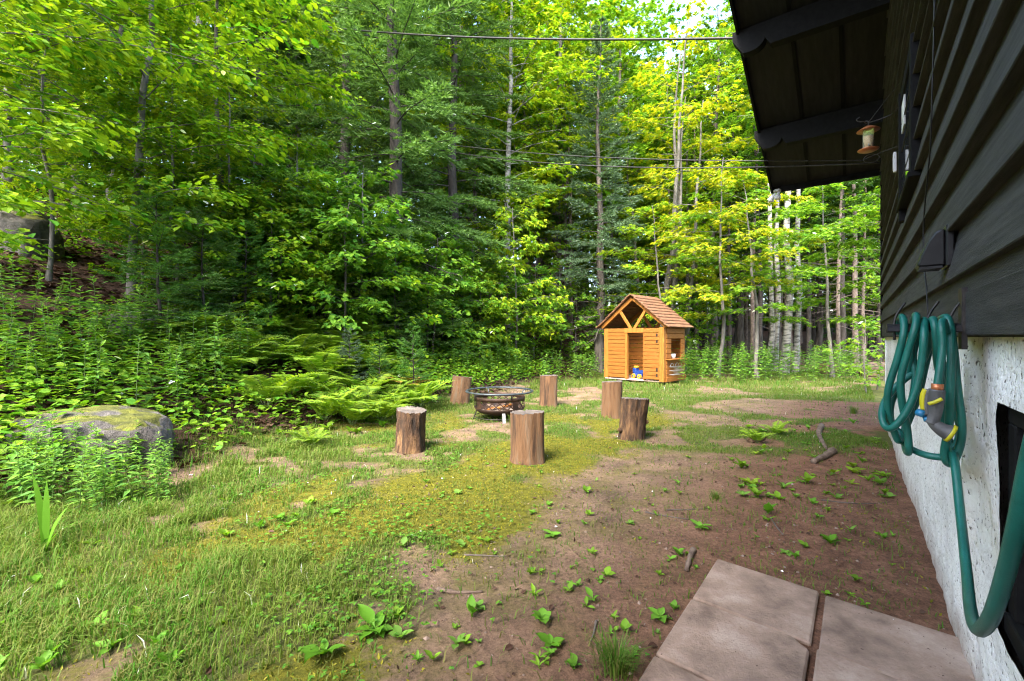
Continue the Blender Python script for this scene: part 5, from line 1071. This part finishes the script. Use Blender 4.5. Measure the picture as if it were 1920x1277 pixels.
# ground cover on the bank so that the soil shows only in places
x, y, r = scatter(30000, -16, 6, 2.5, 18, lambda x, y: masks(x, y)[2]*sst(.42, .6, fbm(x, y, .9, 70))*.8, 8); N = len(x)
x2, y2, r = scatter(26000, -8.5, 3, 3.0, 13, lambda x, y: sst(-.1, .3, bankq(x, y))*sst(3.5, 1.8, bankq(x, y))*.75*(1-.85*sst(-4.2, -3.4, x)*sst(9, 8, y)), 18)
x = np.concatenate([x, x2]); y = np.concatenate([y, y2]); N = len(x); hb_ = MB()
for k in range(4):
    a = r.uniform(0, 6.28, N); leaves(hb_, 'ovate', np.stack([x, y, gz(x, y)+r.uniform(.03, .34, N)], -1)+r.normal(0, .03, (N, 3)), np.stack([np.cos(a), np.sin(a), r.normal(-.1, .2, N)], -1), UP+r.normal(0, .3, (N, 3)), r.uniform(.05, .1, N), width=1.2)
obj('undergrowth', hb_.me('undergrowth'), M['weed'], kind='stuff', label='low green undergrowth on the bank', cat='undergrowth')
x, y, r = scatter(90000, -2.6, 3.5, 1.0, 7.5, lambda x, y: np.where(offpath(x, y), masks(x, y)[1]*.9, 0), 19); N = len(x)
mo_ = MB(); a = r.uniform(0, 6.28, N); leaves(mo_, 'lance', np.stack([x, y, gz(x, y)-.001], -1), np.stack([np.cos(a), np.sin(a), r.uniform(.3, 1.4, N)], -1), UP+r.normal(0, .6, (N, 3)), r.uniform(.008, .022, N), width=2.2)
obj('moss', mo_.me('moss'), M['moss_tuft'], kind='stuff', label='yellow green moss cushions at the edge of the lawn', cat='moss')
x, y, r = scatter(16000, -.4, 5.5, .9, 7.5, lambda x, y: np.where(offpath(x, y), masks(x, y)[0]*.6, 0), 9); N = len(x)
kb = MB(); a = r.uniform(0, 6.28, N); leaves(kb, 'lance', np.stack([x, y, gz(x, y)+.005], -1), np.stack([np.cos(a), np.sin(a), r.normal(0, .2, N)], -1), UP+r.normal(0, .4, (N, 3)), r.uniform(.004, .022, N)**1.0*r.uniform(.4, 1, N), width=1.8)
x, y, r = scatter(2600, .1, 2.2, .9, 2.5, lambda x, y: np.where(~offpath(x, y) & ((x-5.06)*-.798+(y-6.17)*.602 > .02), .25+.6*sst(.5, .65, fbm(x, y, 3, 80)), 0), 29); N = len(x)
a = r.uniform(0, 6.28, N); leaves(kb, 'lance', np.stack([x, y, gz(x, y)+.019], -1), np.stack([np.cos(a), np.sin(a), r.normal(0, .2, N)], -1), UP+r.normal(0, .4, (N, 3)), r.uniform(.003, .014, N), width=2.0)
x, y, r = scatter(9000, -.8, 5.5, .9, 7.5, lambda x, y: np.where(offpath(x, y), masks(x, y)[0]*(.15+.8*sst(.5, .62, fbm(x, y, 2.2, 90))), 0), 39); N = len(x)
OC = np.array([(1, 0, 0), (0, 1, 0), (-1, 0, 0), (0, -1, 0), (0, 0, .8), (0, 0, -.6)]); OF = np.array([(0, 1, 4), (1, 2, 4), (2, 3, 4), (3, 0, 4), (1, 0, 5), (2, 1, 5), (3, 2, 5), (0, 3, 5)])
V_ = np.stack([x, y, gz(x, y)], -1)[:, None]+OC[None]*r.uniform(.6, 1.4, (N, 6, 1))*(.003+.009*r.random(N)**3)[:, None, None]; kb.add(V_.reshape(-1, 3), (OF[None]+np.arange(N)[:, None, None]*6).reshape(-1, 3))
obj('soil_crumbs', kb.me('soil_crumbs'), M['chips'], kind='stuff', label='pale wood chips and crumbs on the soil', cat='debris')
x0, y0 = G(798, 993)
m = MB(); leaves(m, 'maple5', [(0, 0, 0)], [(.8, .3, .1)], np.array([[0, .2, 1.]]), .06); obj('dead_leaf', m.me('dead_leaf'), M['copper'], None, (x0, y0, gz1(x0, y0)+.02), label='orange dead maple leaf lying on the mossy soil', cat='leaf')
